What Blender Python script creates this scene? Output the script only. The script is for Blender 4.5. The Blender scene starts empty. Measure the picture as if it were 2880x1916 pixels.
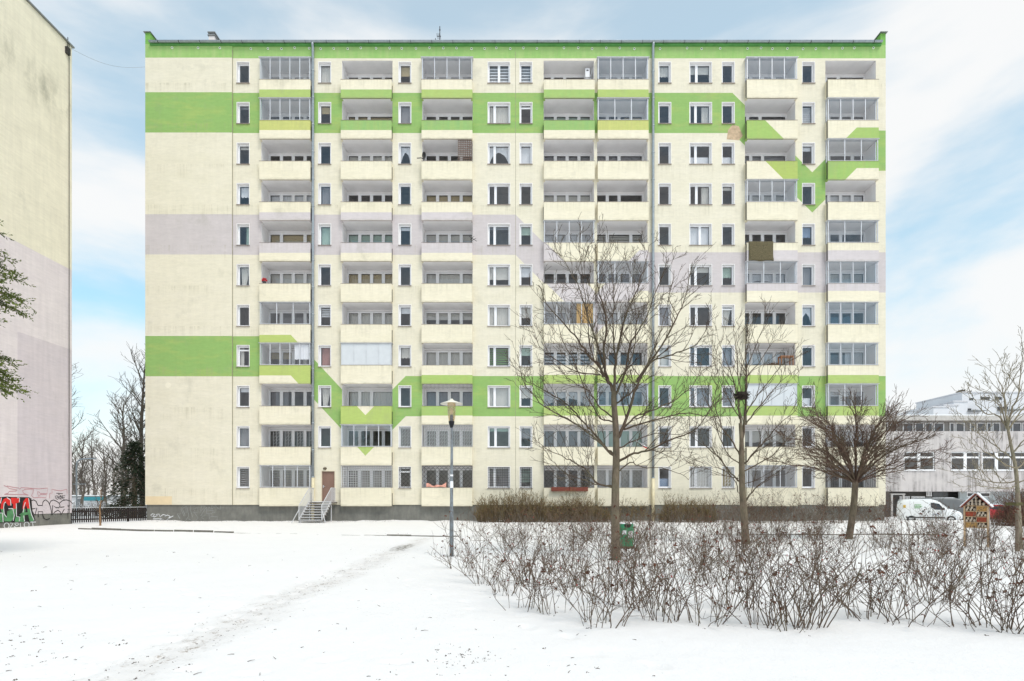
import bpy, math, random
from mathutils import Vector, Matrix, Quaternion, noise as mnoise

# ------------------------------------------------------------------ camera, sky, sun, exposure
scene = bpy.context.scene
CAM_H = 1.55
FPX = 1624.0            # focal length in photo pixels (2880 wide)
CX, HY = 1440.0, 1403.0  # vanishing point of the facade normals in the photo
cam_data = bpy.data.cameras.new('camera')
cam = bpy.data.objects.new('camera', cam_data)
scene.collection.objects.link(cam)
cam.location = (0, 0, CAM_H)
cam.rotation_euler = (math.radians(90), 0, 0)
cam_data.sensor_width = 36
cam_data.lens = FPX / 2880 * 36
cam_data.shift_y = (HY - 958) / 2880
cam_data.clip_start = 0.1
cam_data.clip_end = 3000
scene.camera = cam

SUN_AZ, SUN_EL = math.radians(36), math.radians(53)     # behind the camera, to the right
SUN_DIR = Vector((math.sin(SUN_AZ)*math.cos(SUN_EL), -math.cos(SUN_AZ)*math.cos(SUN_EL), math.sin(SUN_EL)))
world = bpy.data.worlds.new('World')
scene.world = world
world.use_nodes = True
wn, wl = world.node_tree.nodes, world.node_tree.links
wn.clear()
w_out = wn.new('ShaderNodeOutputWorld')
w_bg = wn.new('ShaderNodeBackground')
w_bg.inputs['Strength'].default_value = 1.0
w_sky = wn.new('ShaderNodeTexSky')
w_sky.sky_type = 'NISHITA'
w_sky.sun_disc = False
w_sky.sun_elevation = math.asin(SUN_DIR.z)
w_sky.sun_rotation = math.atan2(SUN_DIR.x, SUN_DIR.y)
w_sky.air_density = 1.0
w_sky.dust_density = 0.4
w_sky.ozone_density = 0.5
w_mul = wn.new('ShaderNodeVectorMath'); w_mul.operation = 'SCALE'
w_mul.inputs['Scale'].default_value = 0.15
w_hs = wn.new('ShaderNodeHueSaturation')
w_hs.inputs['Hue'].default_value = 0.466
w_hs.inputs['Saturation'].default_value = 1.75
w_hs.inputs['Value'].default_value = 1.0
wl.new(w_sky.outputs['Color'], w_hs.inputs['Color'])
wl.new(w_hs.outputs['Color'], w_mul.inputs[0])
w_tc = wn.new('ShaderNodeTexCoord')
w_map = wn.new('ShaderNodeMapping')
w_map.inputs['Scale'].default_value = (1.0, 1.0, 2.6)
w_map.inputs['Location'].default_value = (9.2, 0.3, 3.3)
wl.new(w_tc.outputs['Generated'], w_map.inputs['Vector'])
w_n = wn.new('ShaderNodeTexNoise')
w_n.inputs['Scale'].default_value = 1.7
w_n.inputs['Detail'].default_value = 7
w_n.inputs['Roughness'].default_value = 0.52
w_n.inputs['Distortion'].default_value = 0.35
wl.new(w_map.outputs['Vector'], w_n.inputs['Vector'])
w_ramp = wn.new('ShaderNodeValToRGB')
w_ramp.color_ramp.interpolation = 'EASE'
w_ramp.color_ramp.elements[0].position = 0.40
w_ramp.color_ramp.elements[0].color = (0.50, 0.50, 0.50, 1)
w_ramp.color_ramp.elements[1].position = 0.60
w_ramp.color_ramp.elements[1].color = (0.97, 0.97, 0.97, 1)
wl.new(w_n.outputs['Fac'], w_ramp.inputs['Fac'])
w_sep = wn.new('ShaderNodeSeparateXYZ')
wl.new(w_tc.outputs['Generated'], w_sep.inputs[0])
w_hz = wn.new('ShaderNodeMapRange')      # the cloud deck closes towards the horizon
w_hz.inputs['From Min'].default_value = 0.02
w_hz.inputs['From Max'].default_value = 0.55
w_hz.inputs['To Min'].default_value = 0.75
w_hz.inputs['To Max'].default_value = 0.0
wl.new(w_sep.outputs['Z'], w_hz.inputs['Value'])
w_max = wn.new('ShaderNodeMath'); w_max.operation = 'MAXIMUM'
wl.new(w_ramp.outputs['Color'], w_max.inputs[0]); wl.new(w_hz.outputs['Result'], w_max.inputs[1])
w_mix = wn.new('ShaderNodeMix'); w_mix.data_type = 'RGBA'
wl.new(w_max.outputs[0], w_mix.inputs['Factor'])
wl.new(w_mul.outputs['Vector'], w_mix.inputs['A'])
w_mix.inputs['B'].default_value = (0.675, 0.675, 0.672, 1)
wl.new(w_mix.outputs['Result'], w_bg.inputs['Color'])
wl.new(w_bg.outputs[0], w_out.inputs['Surface'])

sun_data = bpy.data.lights.new('sun', 'SUN')
sun_data.energy = 1.45
sun_data.angle = math.radians(20)
sun_data.color = (1.0, 0.94, 0.86)
sun = bpy.data.objects.new('sun', sun_data)
scene.collection.objects.link(sun)
sun.location = (20, -40, 60)
sun.rotation_euler = SUN_DIR.to_track_quat('Z', 'Y').to_euler()

vs = scene.view_settings
vs.view_transform = 'Standard'
vs.look = 'None'
vs.exposure = 0.53
vs.gamma = 1.0
vs.use_curve_mapping = False

# ------------------------------------------------------------------ helpers
C = scene.collection
rng = random.Random(11)

def P(px, py, d):
    """world point seen at photo pixel (px, py) at distance d from the camera plane"""
    return Vector(((px - CX) * d / FPX, d, CAM_H + (HY - py) * d / FPX))
def GD(py):
    """distance of the level snow seen at photo row py"""
    return FPX * CAM_H / (py - HY)
def G(px, py):
    d = GD(py)
    return Vector(((px - CX) * d / FPX, d, 0))

class MB:
    def __init__(s):
        s.v = []; s.f = []; s.m = []; s.cur = 0
    def add(s, vs_, fs):
        o = len(s.v)
        s.v.extend([tuple(p) for p in vs_])
        for f in fs:
            s.f.append(tuple(i + o for i in f)); s.m.append(s.cur)
    def box(s, x0, x1, y0, y1, z0, z1):
        s.add([(x0,y0,z0),(x1,y0,z0),(x1,y1,z0),(x0,y1,z0),(x0,y0,z1),(x1,y0,z1),(x1,y1,z1),(x0,y1,z1)],
              [(3,2,1,0),(4,5,6,7),(0,1,5,4),(1,2,6,5),(2,3,7,6),(3,0,4,7)])
    def quad(s, a, b, c, d):
        s.add([a,b,c,d], [(0,1,2,3)])
    def bar(s, a, b, w, h=None):
        """square bar from a to b"""
        a = Vector(a); b = Vector(b); h = h or w
        d = (b - a).normalized()
        up = Vector((0,0,1)) if abs(d.z) < 0.95 else Vector((0,1,0))
        u = d.cross(up).normalized() * (w/2); t = u.normalized().cross(d).normalized() * (h/2)
        vs_ = [a-u-t, a+u-t, a+u+t, a-u+t, b-u-t, b+u-t, b+u+t, b-u+t]
        s.add(vs_, [(3,2,1,0),(4,5,6,7),(0,1,5,4),(1,2,6,5),(2,3,7,6),(3,0,4,7)])
    def tube(s, pts, rad, n=6, cap=True):
        k = len(pts)
        o = len(s.v)
        u = None
        for i in range(k):
            p = pts[i]
            d = (pts[min(i+1,k-1)] - pts[max(i-1,0)])
            if d.length < 1e-7: d = Vector((0,0,1))
            d.normalize()
            if u is None:
                u = d.orthogonal().normalized()
            else:
                u = u - d * u.dot(d)
                if u.length < 1e-5: u = d.orthogonal()
                u.normalize()
            w = d.cross(u)
            r = rad[i] if hasattr(rad, '__len__') else rad
            for j in range(n):
                a = 2*math.pi*j/n
                q = p + (u*math.cos(a) + w*math.sin(a))*r
                s.v.append((q.x,q.y,q.z))
        for i in range(k-1):
            for j in range(n):
                j2 = (j+1)%n
                s.f.append((o+i*n+j, o+i*n+j2, o+(i+1)*n+j2, o+(i+1)*n+j)); s.m.append(s.cur)
        if cap:
            s.f.append(tuple(o+j for j in reversed(range(n)))); s.m.append(s.cur)
            s.f.append(tuple(o+(k-1)*n+j for j in range(n))); s.m.append(s.cur)
    def lathe(s, prof, n=16, c=(0,0,0)):
        o = len(s.v); k = len(prof)
        for r, z in prof:
            for j in range(n):
                a = 2*math.pi*j/n
                s.v.append((c[0]+r*math.cos(a), c[1]+r*math.sin(a), c[2]+z))
        for i in range(k-1):
            for j in range(n):
                j2 = (j+1)%n
                s.f.append((o+i*n+j, o+i*n+j2, o+(i+1)*n+j2, o+(i+1)*n+j)); s.m.append(s.cur)
    def prism(s, poly, fa, fb):
        """closed prism; fa/fb map each 2-D polygon point to the near/far 3-D point"""
        n = len(poly)
        vs_ = [fa(p) for p in poly] + [fb(p) for p in poly]
        s.add(vs_, [tuple(range(n)), tuple(reversed(range(n,2*n)))] + [(i, n+i, n+(i+1)%n, (i+1)%n) for i in range(n)])
    def mesh(s, name, mats, smooth=False):
        me = bpy.data.meshes.new(name)
        me.from_pydata(s.v, [], s.f)
        for m_ in (mats if isinstance(mats, (list, tuple)) else [mats]):
            me.materials.append(m_)
        if any(s.m):
            me.polygons.foreach_set('material_index', s.m)
        if smooth:
            me.polygons.foreach_set('use_smooth', [True]*len(s.f))
        me.update()
        return me

def link(name, me, parent=None, loc=(0,0,0), rot=None, scale=None, color=None):
    o = bpy.data.objects.new(name, me)
    C.objects.link(o)
    if parent: o.parent = parent
    o.location = loc
    if rot is not None: o.rotation_euler = rot
    if scale is not None: o.scale = scale if hasattr(scale,'__len__') else (scale,)*3
    if color is not None: o.color = (*color, 1.0)
    return o
def thing(name, label, cat, loc=(0,0,0), rotz=0, group=None, scale=None):
    o = bpy.data.objects.new(name, None)
    C.objects.link(o)
    o.empty_display_size = 0.3
    o.location = loc; o.rotation_euler = (0,0,rotz)
    if scale: o.scale = (scale,)*3
    return tag(o, label, cat, group)
def tag(o, label, cat, group=None):
    o['label'] = label; o['category'] = cat
    if group: o['group'] = group
    return o
def struct(o): o['kind'] = 'structure'; return o

# ------------------------------------------------------------------ materials
def srgb(r, g, b):
    def f(c):
        c /= 255
        return c/12.92 if c <= 0.04045 else ((c+0.055)/1.055)**2.4
    return (f(r), f(g), f(b))

class NT:
    """small wrapper for node graphs"""
    def __init__(s, name):
        s.mat = bpy.data.materials.new(name); s.mat.use_nodes = True
        s.n = s.mat.node_tree.nodes; s.l = s.mat.node_tree.links
        s.n.clear()
        s.out = s.n.new('ShaderNodeOutputMaterial')
        s.b = s.n.new('ShaderNodeBsdfPrincipled')
        s.l.new(s.b.outputs[0], s.out.inputs['Surface'])
    def set(s, sock, v):
        if isinstance(v, bpy.types.NodeSocket): s.l.new(v, sock)
        elif isinstance(v, (tuple, list)) and len(v) == 3 and sock.type == 'RGBA': sock.default_value = (*v, 1)
        else: sock.default_value = v
    def math(s, op, a, b=0.0, clamp=False):
        m = s.n.new('ShaderNodeMath'); m.operation = op; m.use_clamp = clamp
        s.set(m.inputs[0], a); s.set(m.inputs[1], b)
        return m.outputs[0]
    def mrange(s, v, a, b, c, d):
        m = s.n.new('ShaderNodeMapRange')
        s.set(m.inputs['Value'], v)
        for k, x in zip(('From Min','From Max','To Min','To Max'), (a,b,c,d)): m.inputs[k].default_value = x
        return m.outputs['Result']
    def mix(s, f, a, b, mode='MIX'):
        m = s.n.new('ShaderNodeMix'); m.data_type = 'RGBA'; m.blend_type = mode
        s.set(m.inputs['Factor'], f); s.set(m.inputs['A'], a); s.set(m.inputs['B'], b)
        return m.outputs['Result']
    def pos(s):
        return s.n.new('ShaderNodeNewGeometry').outputs['Position']
    def objco(s):
        return s.n.new('ShaderNodeTexCoord').outputs['Object']
    def sep(s, v):
        m = s.n.new('ShaderNodeSeparateXYZ'); s.l.new(v, m.inputs[0])
        return m.outputs[0], m.outputs[1], m.outputs[2]
    def mapping(s, v, scale, loc=(0,0,0)):
        m = s.n.new('ShaderNodeMapping'); s.l.new(v, m.inputs['Vector'])
        m.inputs['Scale'].default_value = scale; m.inputs['Location'].default_value = loc
        return m.outputs[0]
    def noise(s, v, scale, detail=4, rough=0.55):
        m = s.n.new('ShaderNodeTexNoise'); s.l.new(v, m.inputs['Vector'])
        m.inputs['Scale'].default_value = scale; m.inputs['Detail'].default_value = detail
        m.inputs['Roughness'].default_value = rough
        return m.outputs['Fac']
    def bump(s, h, strength, dist=0.02):
        m = s.n.new('ShaderNodeBump'); s.l.new(h, m.inputs['Height'])
        m.inputs['Strength'].default_value = strength; m.inputs['Distance'].default_value = dist
        s.l.new(m.outputs[0], s.b.inputs['Normal'])
    def ocol(s):
        return s.n.new('ShaderNodeObjectInfo').outputs['Color']

MATS = {}
def mat(name, col, rough=0.7, metal=0.0, var=0.12, scale=3.0, bump=0.0, spec=0.3, objcolor=False, stretch=(1,1,1), world=False):
    if name in MATS: return MATS[name]
    t = NT(name)
    co = t.pos() if world else t.objco()
    co = t.mapping(co, stretch)
    f = t.noise(co, scale, 5, 0.6)
    base = t.ocol() if objcolor else col
    k = t.mrange(f, 0.3, 0.7, 1-var, 1+var)
    m = t.n.new('ShaderNodeVectorMath'); m.operation = 'SCALE'
    if objcolor: t.l.new(base, m.inputs[0])
    else: m.inputs[0].default_value = col
    t.l.new(k, m.inputs['Scale'])
    t.l.new(m.outputs[0], t.b.inputs['Base Color'])
    t.b.inputs['Roughness'].default_value = rough
    t.b.inputs['Metallic'].default_value = metal
    t.b.inputs['Specular IOR Level'].default_value = spec
    if bump: t.bump(f, bump)
    MATS[name] = t.mat
    return t.mat

# facade frame of reference -------------------------------------------------
FS = 40.6                       # photo px per metre on the facade plane
FD = 40.0                       # facade distance
def FX(px): return (px - CX) / FS
def FZ(py): return CAM_H + (HY - py) / FS
PITCH = 2.805
LOGGIA_D = 1.25
PROUD = 0.33

CREAM = srgb(230, 223, 204)
CREAM2 = srgb(237, 229, 207)
GREEN_A = srgb(146, 181, 108)
GREEN_B = srgb(172, 188, 110)
LAV = srgb(206, 198, 198)

def band_centre(t, x, c0, segs):
    v = None
    for (xa, xb, dz) in segs:
        r = t.mrange(x, xa, xb, 0.0, dz)
        v = r if v is None else t.math('ADD', v, r)
    return t.math('ADD', v, c0) if v is not None else c0
G1 = (FZ(318), [(FX(2060),FX(2284.5),-223.5/FS),(FX(2284.5),FX(2402),117.5/FS)])
L1 = (FZ(660.5), [(FX(1450),FX(1675),-225/FS),(FX(1675),FX(1795),119/FS)])
G2 = (FZ(1002.5), [(FX(823),FX(1031),-224/FS),(FX(1031),FX(1141),112/FS)])
HALF = 56.6 / FS

def facade_mat(name, base, parapet=False):
    t = NT(name)
    p = t.pos()
    x, y, z = t.sep(p)
    n1 = t.noise(t.mapping(p, (0.35,1,1.3)), 1.1, 6, 0.65)
    n2 = t.noise(t.mapping(p, (2.6,2.6,0.3)), 1.0, 6, 0.7)          # vertical rain streaks
    n3 = t.noise(t.mapping(p, (1,1,3.5), (3,1,7)), 2.6, 6, 0.7)  # trowel marks
    cream = t.mix(t.mrange(n1, 0.3, 0.7, 0, 1), base, tuple(c*k for c, k in zip(base, (0.93,0.93,0.90))))
    lav = t.mix(t.mrange(n1, 0.3, 0.7, 0, 1), LAV, tuple(c*0.93 for c in LAV))
    if parapet:
        green = t.ocol()
        green = t.mix(t.mrange(n2, 0.35, 0.7, 0, 0.45), green, srgb(184,198,118))
        lav = t.mix(0.25, lav, srgb(226,219,222))
    else:
        green = t.mix(t.mrange(n1, 0.48, 0.72, 0, 0.8), GREEN_A, GREEN_B)
    col = cream
    for (c0, segs), colr in ((G1, green), (L1, lav), (G2, green)):
        c = band_centre(t, x, c0, segs)
        d = t.math('ABSOLUTE', t.math('SUBTRACT', z, c))
        col = t.mix(t.math('LESS_THAN', d, HALF), col, colr)
    if not parapet:
        col = t.mix(t.math('GREATER_THAN', z, 32.06), col, t.mix(t.mrange(n2,0.4,0.7,0,0.7), srgb(148,188,112), srgb(178,202,134)))
    col = t.mix(1.0, col, t.mrange(n2, 0.3, 0.75, 1.015, 0.955), 'MULTIPLY')
    col = t.mix(1.0, col, t.mrange(n3, 0.25, 0.75, 1.05, 0.91), 'MULTIPLY')
    streak = t.noise(t.mapping(p, (6.5,6.5,0.22), (2,0,1)), 1.0, 5, 0.7)
    fr_ = t.math('FRACT', t.math('DIVIDE', t.math('SUBTRACT', z, 1.04 if parapet else 2.27), PITCH))
    if parapet:      # rain runs from the rail cap, grime on the drip edge
        v = t.math('MULTIPLY', fr_, PITCH)
        run = t.math('MULTIPLY', t.mrange(v, 0.35, 1.27, 0.0, 1.0), t.mrange(streak, 0.46, 0.68, 0.0, 0.26))
        edge = t.math('MULTIPLY', t.mrange(v, 0.16, 0.0, 0.0, 1.0), t.mrange(n3, 0.35, 0.65, 0.10, 0.5))
        col = t.mix(t.math('ADD', run, edge, True), col, srgb(158,150,124))
    else:            # dirty runs below sill level on every floor
        run = t.math('MULTIPLY', t.mrange(fr_, 0.55, 1.0, 0.0, 1.0), t.mrange(streak, 0.48, 0.68, 0.0, 0.46))
        run = t.math('MULTIPLY', run, t.mrange(n1, 0.40, 0.60, 0.15, 1.0))
        col = t.mix(run, col, srgb(162,154,130))
    # mould patches under and over some windows
    n4 = t.noise(t.mapping(p, (0.55,1,0.5), (11,2,5)), 1.0, 5, 0.65)
    col = t.mix(t.mrange(n4, 0.58, 0.78, 0.0, 0.36), col, srgb(150,148,132))
    t.l.new(col, t.b.inputs['Base Color'])
    t.b.inputs['Roughness'].default_value = 0.9
    t.b.inputs['Specular IOR Level'].default_value = 0.15
    fine = t.noise(p, 60, 3, 0.6)
    t.bump(t.math('ADD', fine, n3), 0.25, 0.012)
    MATS[name] = t.mat
    return t.mat

M_WALL = facade_mat('painted_facade_render', CREAM)
M_PARA = facade_mat('painted_parapet_render', CREAM2, True)
M_WHITE = mat('white_render', srgb(236,234,233), 0.85, var=0.05, scale=1.5, world=True, spec=0.15)
M_LOGGIA = mat('loggia_render', srgb(238,236,236), 0.9, var=0.05, scale=1.2, world=True, spec=0.1)
M_PVC = mat('white_pvc', srgb(238,238,240), 0.35, var=0.03, spec=0.4)
M_ALU = mat('aluminium_frame', srgb(206,208,212), 0.4, 0.2, var=0.08)
M_DARKMETAL = mat('dark_metal', srgb(62,60,60), 0.5, 0.3, var=0.2)
M_GALV = mat('galvanised_steel', srgb(158,166,172), 0.42, 0.55, var=0.16, scale=6)
M_TIN = mat('zinc_flashing', srgb(140,142,142), 0.5, 0.5, var=0.15, scale=2)
M_SILL = mat('window_sill_metal', srgb(150,138,130), 0.5, 0.2, var=0.15)
M_ROOM = mat('room_interior', srgb(176,170,164), 0.95, var=0.3, scale=1.0, world=True, spec=0.05)
M_CLOTH = mat('curtain_cloth', (0.8,0.8,0.8), 0.95, var=0.1, scale=9, stretch=(4,4,0.5), objcolor=True, spec=0.05)
M_PLINTH = None
def plinth_mat():
    t = NT('plinth_render'); p = t.pos()
    n1 = t.noise(p, 1.1, 6, 0.65); n2 = t.noise(t.mapping(p,(3,3,0.6)), 2.0, 4, 0.6)
    col = t.mix(t.mrange(n1,0.3,0.7,0,1), srgb(104,104,99), srgb(132,131,124))
    col = t.mix(1.0, col, t.mrange(n2,0.3,0.7,1.08,0.85), 'MULTIPLY')
    t.l.new(col, t.b.inputs['Base Color']); t.b.inputs['Roughness'].default_value = 0.92
    t.bump(t.noise(p, 40, 4, 0.6), 0.4, 0.02)
    return t.mat
M_PLINTH = plinth_mat()

def glass_mat(name, tint, extra=0.03, rough=0.015):
    t = NT(name); t.n.remove(t.b)
    tr = t.n.new('ShaderNodeBsdfTransparent'); tr.inputs[0].default_value = (*tint, 1)
    gl = t.n.new('ShaderNodeBsdfGlossy'); gl.inputs['Roughness'].default_value = rough
    gl.inputs['Color'].default_value = (0.92,0.94,1,1)
    lw = t.n.new('ShaderNodeLayerWeight'); lw.inputs['Blend'].default_value = 0.5
    fr = t.math('MULTIPLY', t.math('POWER', lw.outputs['Facing'], 4.0), 0.9)
    bm = t.n.new('ShaderNodeBump'); bm.inputs['Strength'].default_value = 0.06; bm.inputs['Distance'].default_value = 0.05
    t.l.new(t.noise(t.pos(), 0.9, 2, 0.5), bm.inputs['Height'])
    t.l.new(bm.outputs[0], gl.inputs['Normal'])
    f = t.math('ADD', fr, extra, True)
    mx = t.n.new('ShaderNodeMixShader'); t.l.new(f, mx.inputs[0])
    t.l.new(tr.outputs[0], mx.inputs[1]); t.l.new(gl.outputs[0], mx.inputs[2])
    t.l.new(mx.outputs[0], t.out.inputs['Surface'])
    return t.mat
M_GLASS = glass_mat('window_glass', (0.86,0.875,0.88), 0.085)
M_GLAZE = glass_mat('balcony_glass', (0.93,0.94,0.945), 0.085)
M_PANEL = mat('frosted_panel', srgb(206,210,214), 0.35, var=0.04, spec=0.5)

def bark_mat(name, c1, c2, sc=9):
    t = NT(name); p = t.objco()
    n = t.noise(t.mapping(p,(1,1,0.35)), sc, 6, 0.7)
    m = t.noise(p, 2.0, 3, 0.5)
    col = t.mix(t.mrange(n,0.35,0.65,0,1), c1, c2)
    col = t.mix(t.mrange(m,0.45,0.7,0,0.4), col, srgb(108,110,86))
    t.l.new(col, t.b.inputs['Base Color']); t.b.inputs['Roughness'].default_value = 0.9
    t.b.inputs['Specular IOR Level'].default_value = 0.1
    t.bump(n, 0.6, 0.02)
    return t.mat
M_BARK = bark_mat('maple_bark', srgb(84,74,64), srgb(128,114,98))
M_TWIG = bark_mat('twig_bark', srgb(70,58,50), srgb(104,90,78), 14)
M_TWIG_P = bark_mat('pale_twig_bark', srgb(118,108,94), srgb(158,148,128), 14)
M_ROSE = bark_mat('rose_stem', srgb(70,58,51), srgb(122,105,92), 18)
M_FARTWIG = bark_mat('far_twig_bark', srgb(84,76,72), srgb(112,104,98), 6)

# ------------------------------------------------------------------ snow ground
PATH = [(-3.3,-8),(-3.75,4.2),(-3.54,5.4),(-3.53,6.45),(-3.43,8.33),(-3.37,10.9),(-3.5,18.1),(-3.2,22.4)]
FOOT = {}
def add_print(x, y, ang, dep):
    for i in range(-1, 2):
        for j in range(-1, 2):
            FOOT.setdefault((int(math.floor(x*2))+i, int(math.floor(y*2))+j), []).append((x, y, math.cos(ang), math.sin(ang), dep))
fr0 = random.Random(31)
def trail(a, b, n, dep, jit):
    va, vb = Vector(a), Vector(b); d = vb-va; ang = math.atan2(d.y, d.x); nr = Vector((-d.y, d.x)).normalized()
    for i in range(n):
        q = va + d*(i/n) + nr*((0.12 if i % 2 else -0.12) + fr0.gauss(0, jit))
        add_print(q.x, q.y, ang+fr0.gauss(0,0.15), dep*fr0.uniform(0.6,1.1))
for k in range(5): trail((-3.6+fr0.gauss(0,0.25),3.6+fr0.random()*0.6), (-3.4+fr0.gauss(0,0.12),18), 23, 0.02, 0.08)
trail((-9.5,6.0), (-5.2,21.5), 25, 0.035, 0.04); trail((1.9,4.2), (-2.4,11.5), 13, 0.03, 0.05); trail((-7.2,4.4), (-0.5,5.6), 11, 0.028, 0.05); trail((-4.5,9), (-9.8,12.5), 10, 0.03, 0.05)
def h_ground(x, y):
    h = 0.035*mnoise.noise(Vector((x*0.35, y*0.35, 0.3))) + 0.012*mnoise.noise(Vector((x*1.4, y*1.4, 5.1)))
    if -8 < y < 40:
        if abs(x) < 16: h += 0.007*mnoise.noise(Vector((x*5, y*5, 2.2)))
        if y < 23:      # trodden path is a shallow trough
            xp = -3.45
            dx = abs(x - xp)
            if dx < 0.7: h -= 0.02*(1-(dx/0.7)**2) * (1 + 0.6*mnoise.noise(Vector((x*4, y*4, 9))))
    for (fx, fy, ca, sa, dep) in FOOT.get((int(math.floor(x*2)), int(math.floor(y*2))), ()):
        u = (x-fx)*ca + (y-fy)*sa; v = -(x-fx)*sa + (y-fy)*ca
        q = (u/0.17)**2 + (v/0.075)**2
        if q < 1: h -= dep*(1-q*q)
        elif q < 2.6: h += dep*0.25*(1-abs(q-1.8)/0.8)
    # smooth towards the building, and the car park beyond lies lower
    if y > 30: h *= 0.5
    if 38.4 < y < 40.4 and -26 < x < 26:
        h += 0.10*max(0, mnoise.noise(Vector((x*0.8, y*0.6, 4.4)))+0.25)*min(1,(y-38.4)/1.4) + 0.03*mnoise.noise(Vector((x*3, y*3, 1.4)))*min(1,(y-38.4)/1.4)
    if x > 24 and y > 41.5:
        k = min(1, (y-41.5)/2.5) * min(1, (x-24)/2.0)
        h -= 0.36*k*k*(3-2*k)
    return h
def axis(spec):
    out = []
    for a, b, st in spec:
        n = max(1, int(round((b-a)/st)))
        out += [a + (b-a)*i/n for i in range(n)]
    out.append(spec[-1][1])
    return out
xs = axis([(-900,-100,100),(-100,-30,5),(-30,-12,0.3),(-12,-6.5,0.1),(-6.5,2.5,0.055),(2.5,12,0.11),(12,32,0.35),(32,100,4),(100,900,100)])
ys = axis([(-300,-20,40),(-20,2,1.5),(2,4,0.25),(4,10.5,0.055),(10.5,14,0.12),(14,26,0.2),(26,38.4,0.6),(38.4,40.4,0.12),(40.4,48,0.6),(48,110,4),(110,400,30),(400,1500,150)])
gm = MB()
gm.v = [(x, y, h_ground(x,y)) for y in ys for x in xs]
nx = len(xs)
gm.f = [(j*nx+i, j*nx+i+1, (j+1)*nx+i+1, (j+1)*nx+i) for j in range(len(ys)-1) for i in range(nx-1)]
gm.m = [0]*len(gm.f)
def snow_mat():
    t = NT('snow'); p = t.pos(); x, y, z = t.sep(p)
    n1 = t.noise(p, 0.8, 5, 0.6)
    n2 = t.noise(t.mapping(p,(1.0,0.55,1)), 7.0, 6, 0.7)
    n3 = t.noise(p, 28.0, 4, 0.7)
    col = t.mix(n1, srgb(238,236,234), srgb(232,230,229))
    # trodden dirt along the path: wider and browner towards the far end
    wob = t.math('MULTIPLY', t.math('SUBTRACT', t.noise(p, 0.7, 3, 0.5), 0.5), 0.9)
    dx = t.math('ABSOLUTE', t.math('SUBTRACT', t.math('ADD', x, wob), -3.45))
    core = t.mrange(dx, 0.04, 0.5, 1.0, 0.0)
    core = t.math('MULTIPLY', core, t.mrange(y, 22.8, 23.4, 1, 0))
    spot = t.mrange(n2, 0.50, 0.72, 0.0, 1.0)
    grain = t.mrange(n3, 0.44, 0.62, 0.0, 1.0)
    d1 = t.math('MULTIPLY', core, t.math('ADD', t.math('MULTIPLY', spot, t.math('MULTIPLY', grain, 1.1)), 0.13), True)
    col = t.mix(d1, col, srgb(116,94,68))
    # worn bare patch where the path meets the pavement
    px_ = t.math('ABSOLUTE', t.math('ADD', x, 3.50)); py_ = t.math('ABSOLUTE', t.math('SUBTRACT', y, 18.6))
    el = t.math('ADD', t.math('POWER', t.math('DIVIDE', px_, 0.33), 2), t.math('POWER', t.math('DIVIDE', py_, 1.7), 2))
    patch = t.math('MULTIPLY', t.mrange(el, 0.15, 1.0, 1.0, 0.0), t.mrange(n2, 0.38, 0.60, 0, 1))
    col = t.mix(t.math('MULTIPLY', patch, 0.9), col, srgb(92,84,66))
    # grass tips showing through in loose patches
    big = t.mrange(t.noise(t.mapping(p,(1,1,1),(4,9,0)), 0.33, 3, 0.5), 0.52, 0.68, 0, 1)
    near = t.mrange(y, 9.5, 4.0, 0.10, 1.0)
    left = t.mrange(x, -1.0, 3.0, 1.0, 0.25)
    tip = t.mrange(t.noise(t.mapping(p,(1,0.6,1)), 16, 5, 0.75), 0.58, 0.70, 0, 1)
    g = t.math('MULTIPLY', t.math('MULTIPLY', big, near), t.math('MULTIPLY', tip, left))
    col = t.mix(t.math('MULTIPLY', g, 0.8), col, srgb(96,92,76))
    t.l.new(col, t.b.inputs['Base Color'])
    t.b.inputs['Roughness'].default_value = 0.75
    t.b.inputs['Specular IOR Level'].default_value = 0.25
    hgt = t.math('ADD', t.math('MULTIPLY', n2, 0.6), t.math('MULTIPLY', n3, 0.35))
    t.bump(hgt, 0.35, 0.06)
    return t.mat
M_SNOW = snow_mat()
struct(link('snow_ground', gm.mesh('snow_ground', M_SNOW, True)))
M_SNOWCAP = mat('settled_snow', srgb(242,244,248), 0.8, var=0.03, bump=0.2)

# pavement edging stones that show between the snow
kerb_line = [(-26,30.4),(-22,29.3),(-18,27.6),(-12.5,26.0),(-5.2,24.1),(-2.2,23.6),(4,24.4),(9,24.8),(18.5,24.8),(26,24.9)]
M_KERB = mat('concrete_edging', srgb(112,108,100), 0.9, var=0.25, scale=6, bump=0.4)
M_WETPATH = mat('wet_paving', srgb(74,70,66), 0.7, var=0.25, scale=3)
kerb = struct(bpy.data.objects.new('pavement_kerb', None)); C.objects.link(kerb)
kr = random.Random(3)
kb = MB(); kb.box(-0.52,0.52,-0.035,0.035,-0.2,0.0); me_kerb = kb.mesh('edging_stone', M_KERB)
for (a, b) in zip(kerb_line[:-1], kerb_line[1:]):
    va, vb = Vector((*a,0)), Vector((*b,0)); L = (vb-va).length; n = int(L)
    ang = math.atan2(vb.y-va.y, vb.x-va.x)
    for i in range(n):
        p = va + (vb-va)*((i+0.5)/n)
        vis = (-22 < p.x < -12.4) or (-6.2 < p.x < -2.0) or (8.5 < p.x < 18)
        z = 0.085 if -22 < p.x < -12.4 else (0.045 if vis else 0.0)
        link('edging_stone', me_kerb, kerb, (p.x, p.y, h_ground(p.x,p.y)+z+kr.uniform(-0.035,0.012)), (0,0,ang+kr.uniform(-0.012,0.012)))

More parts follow.
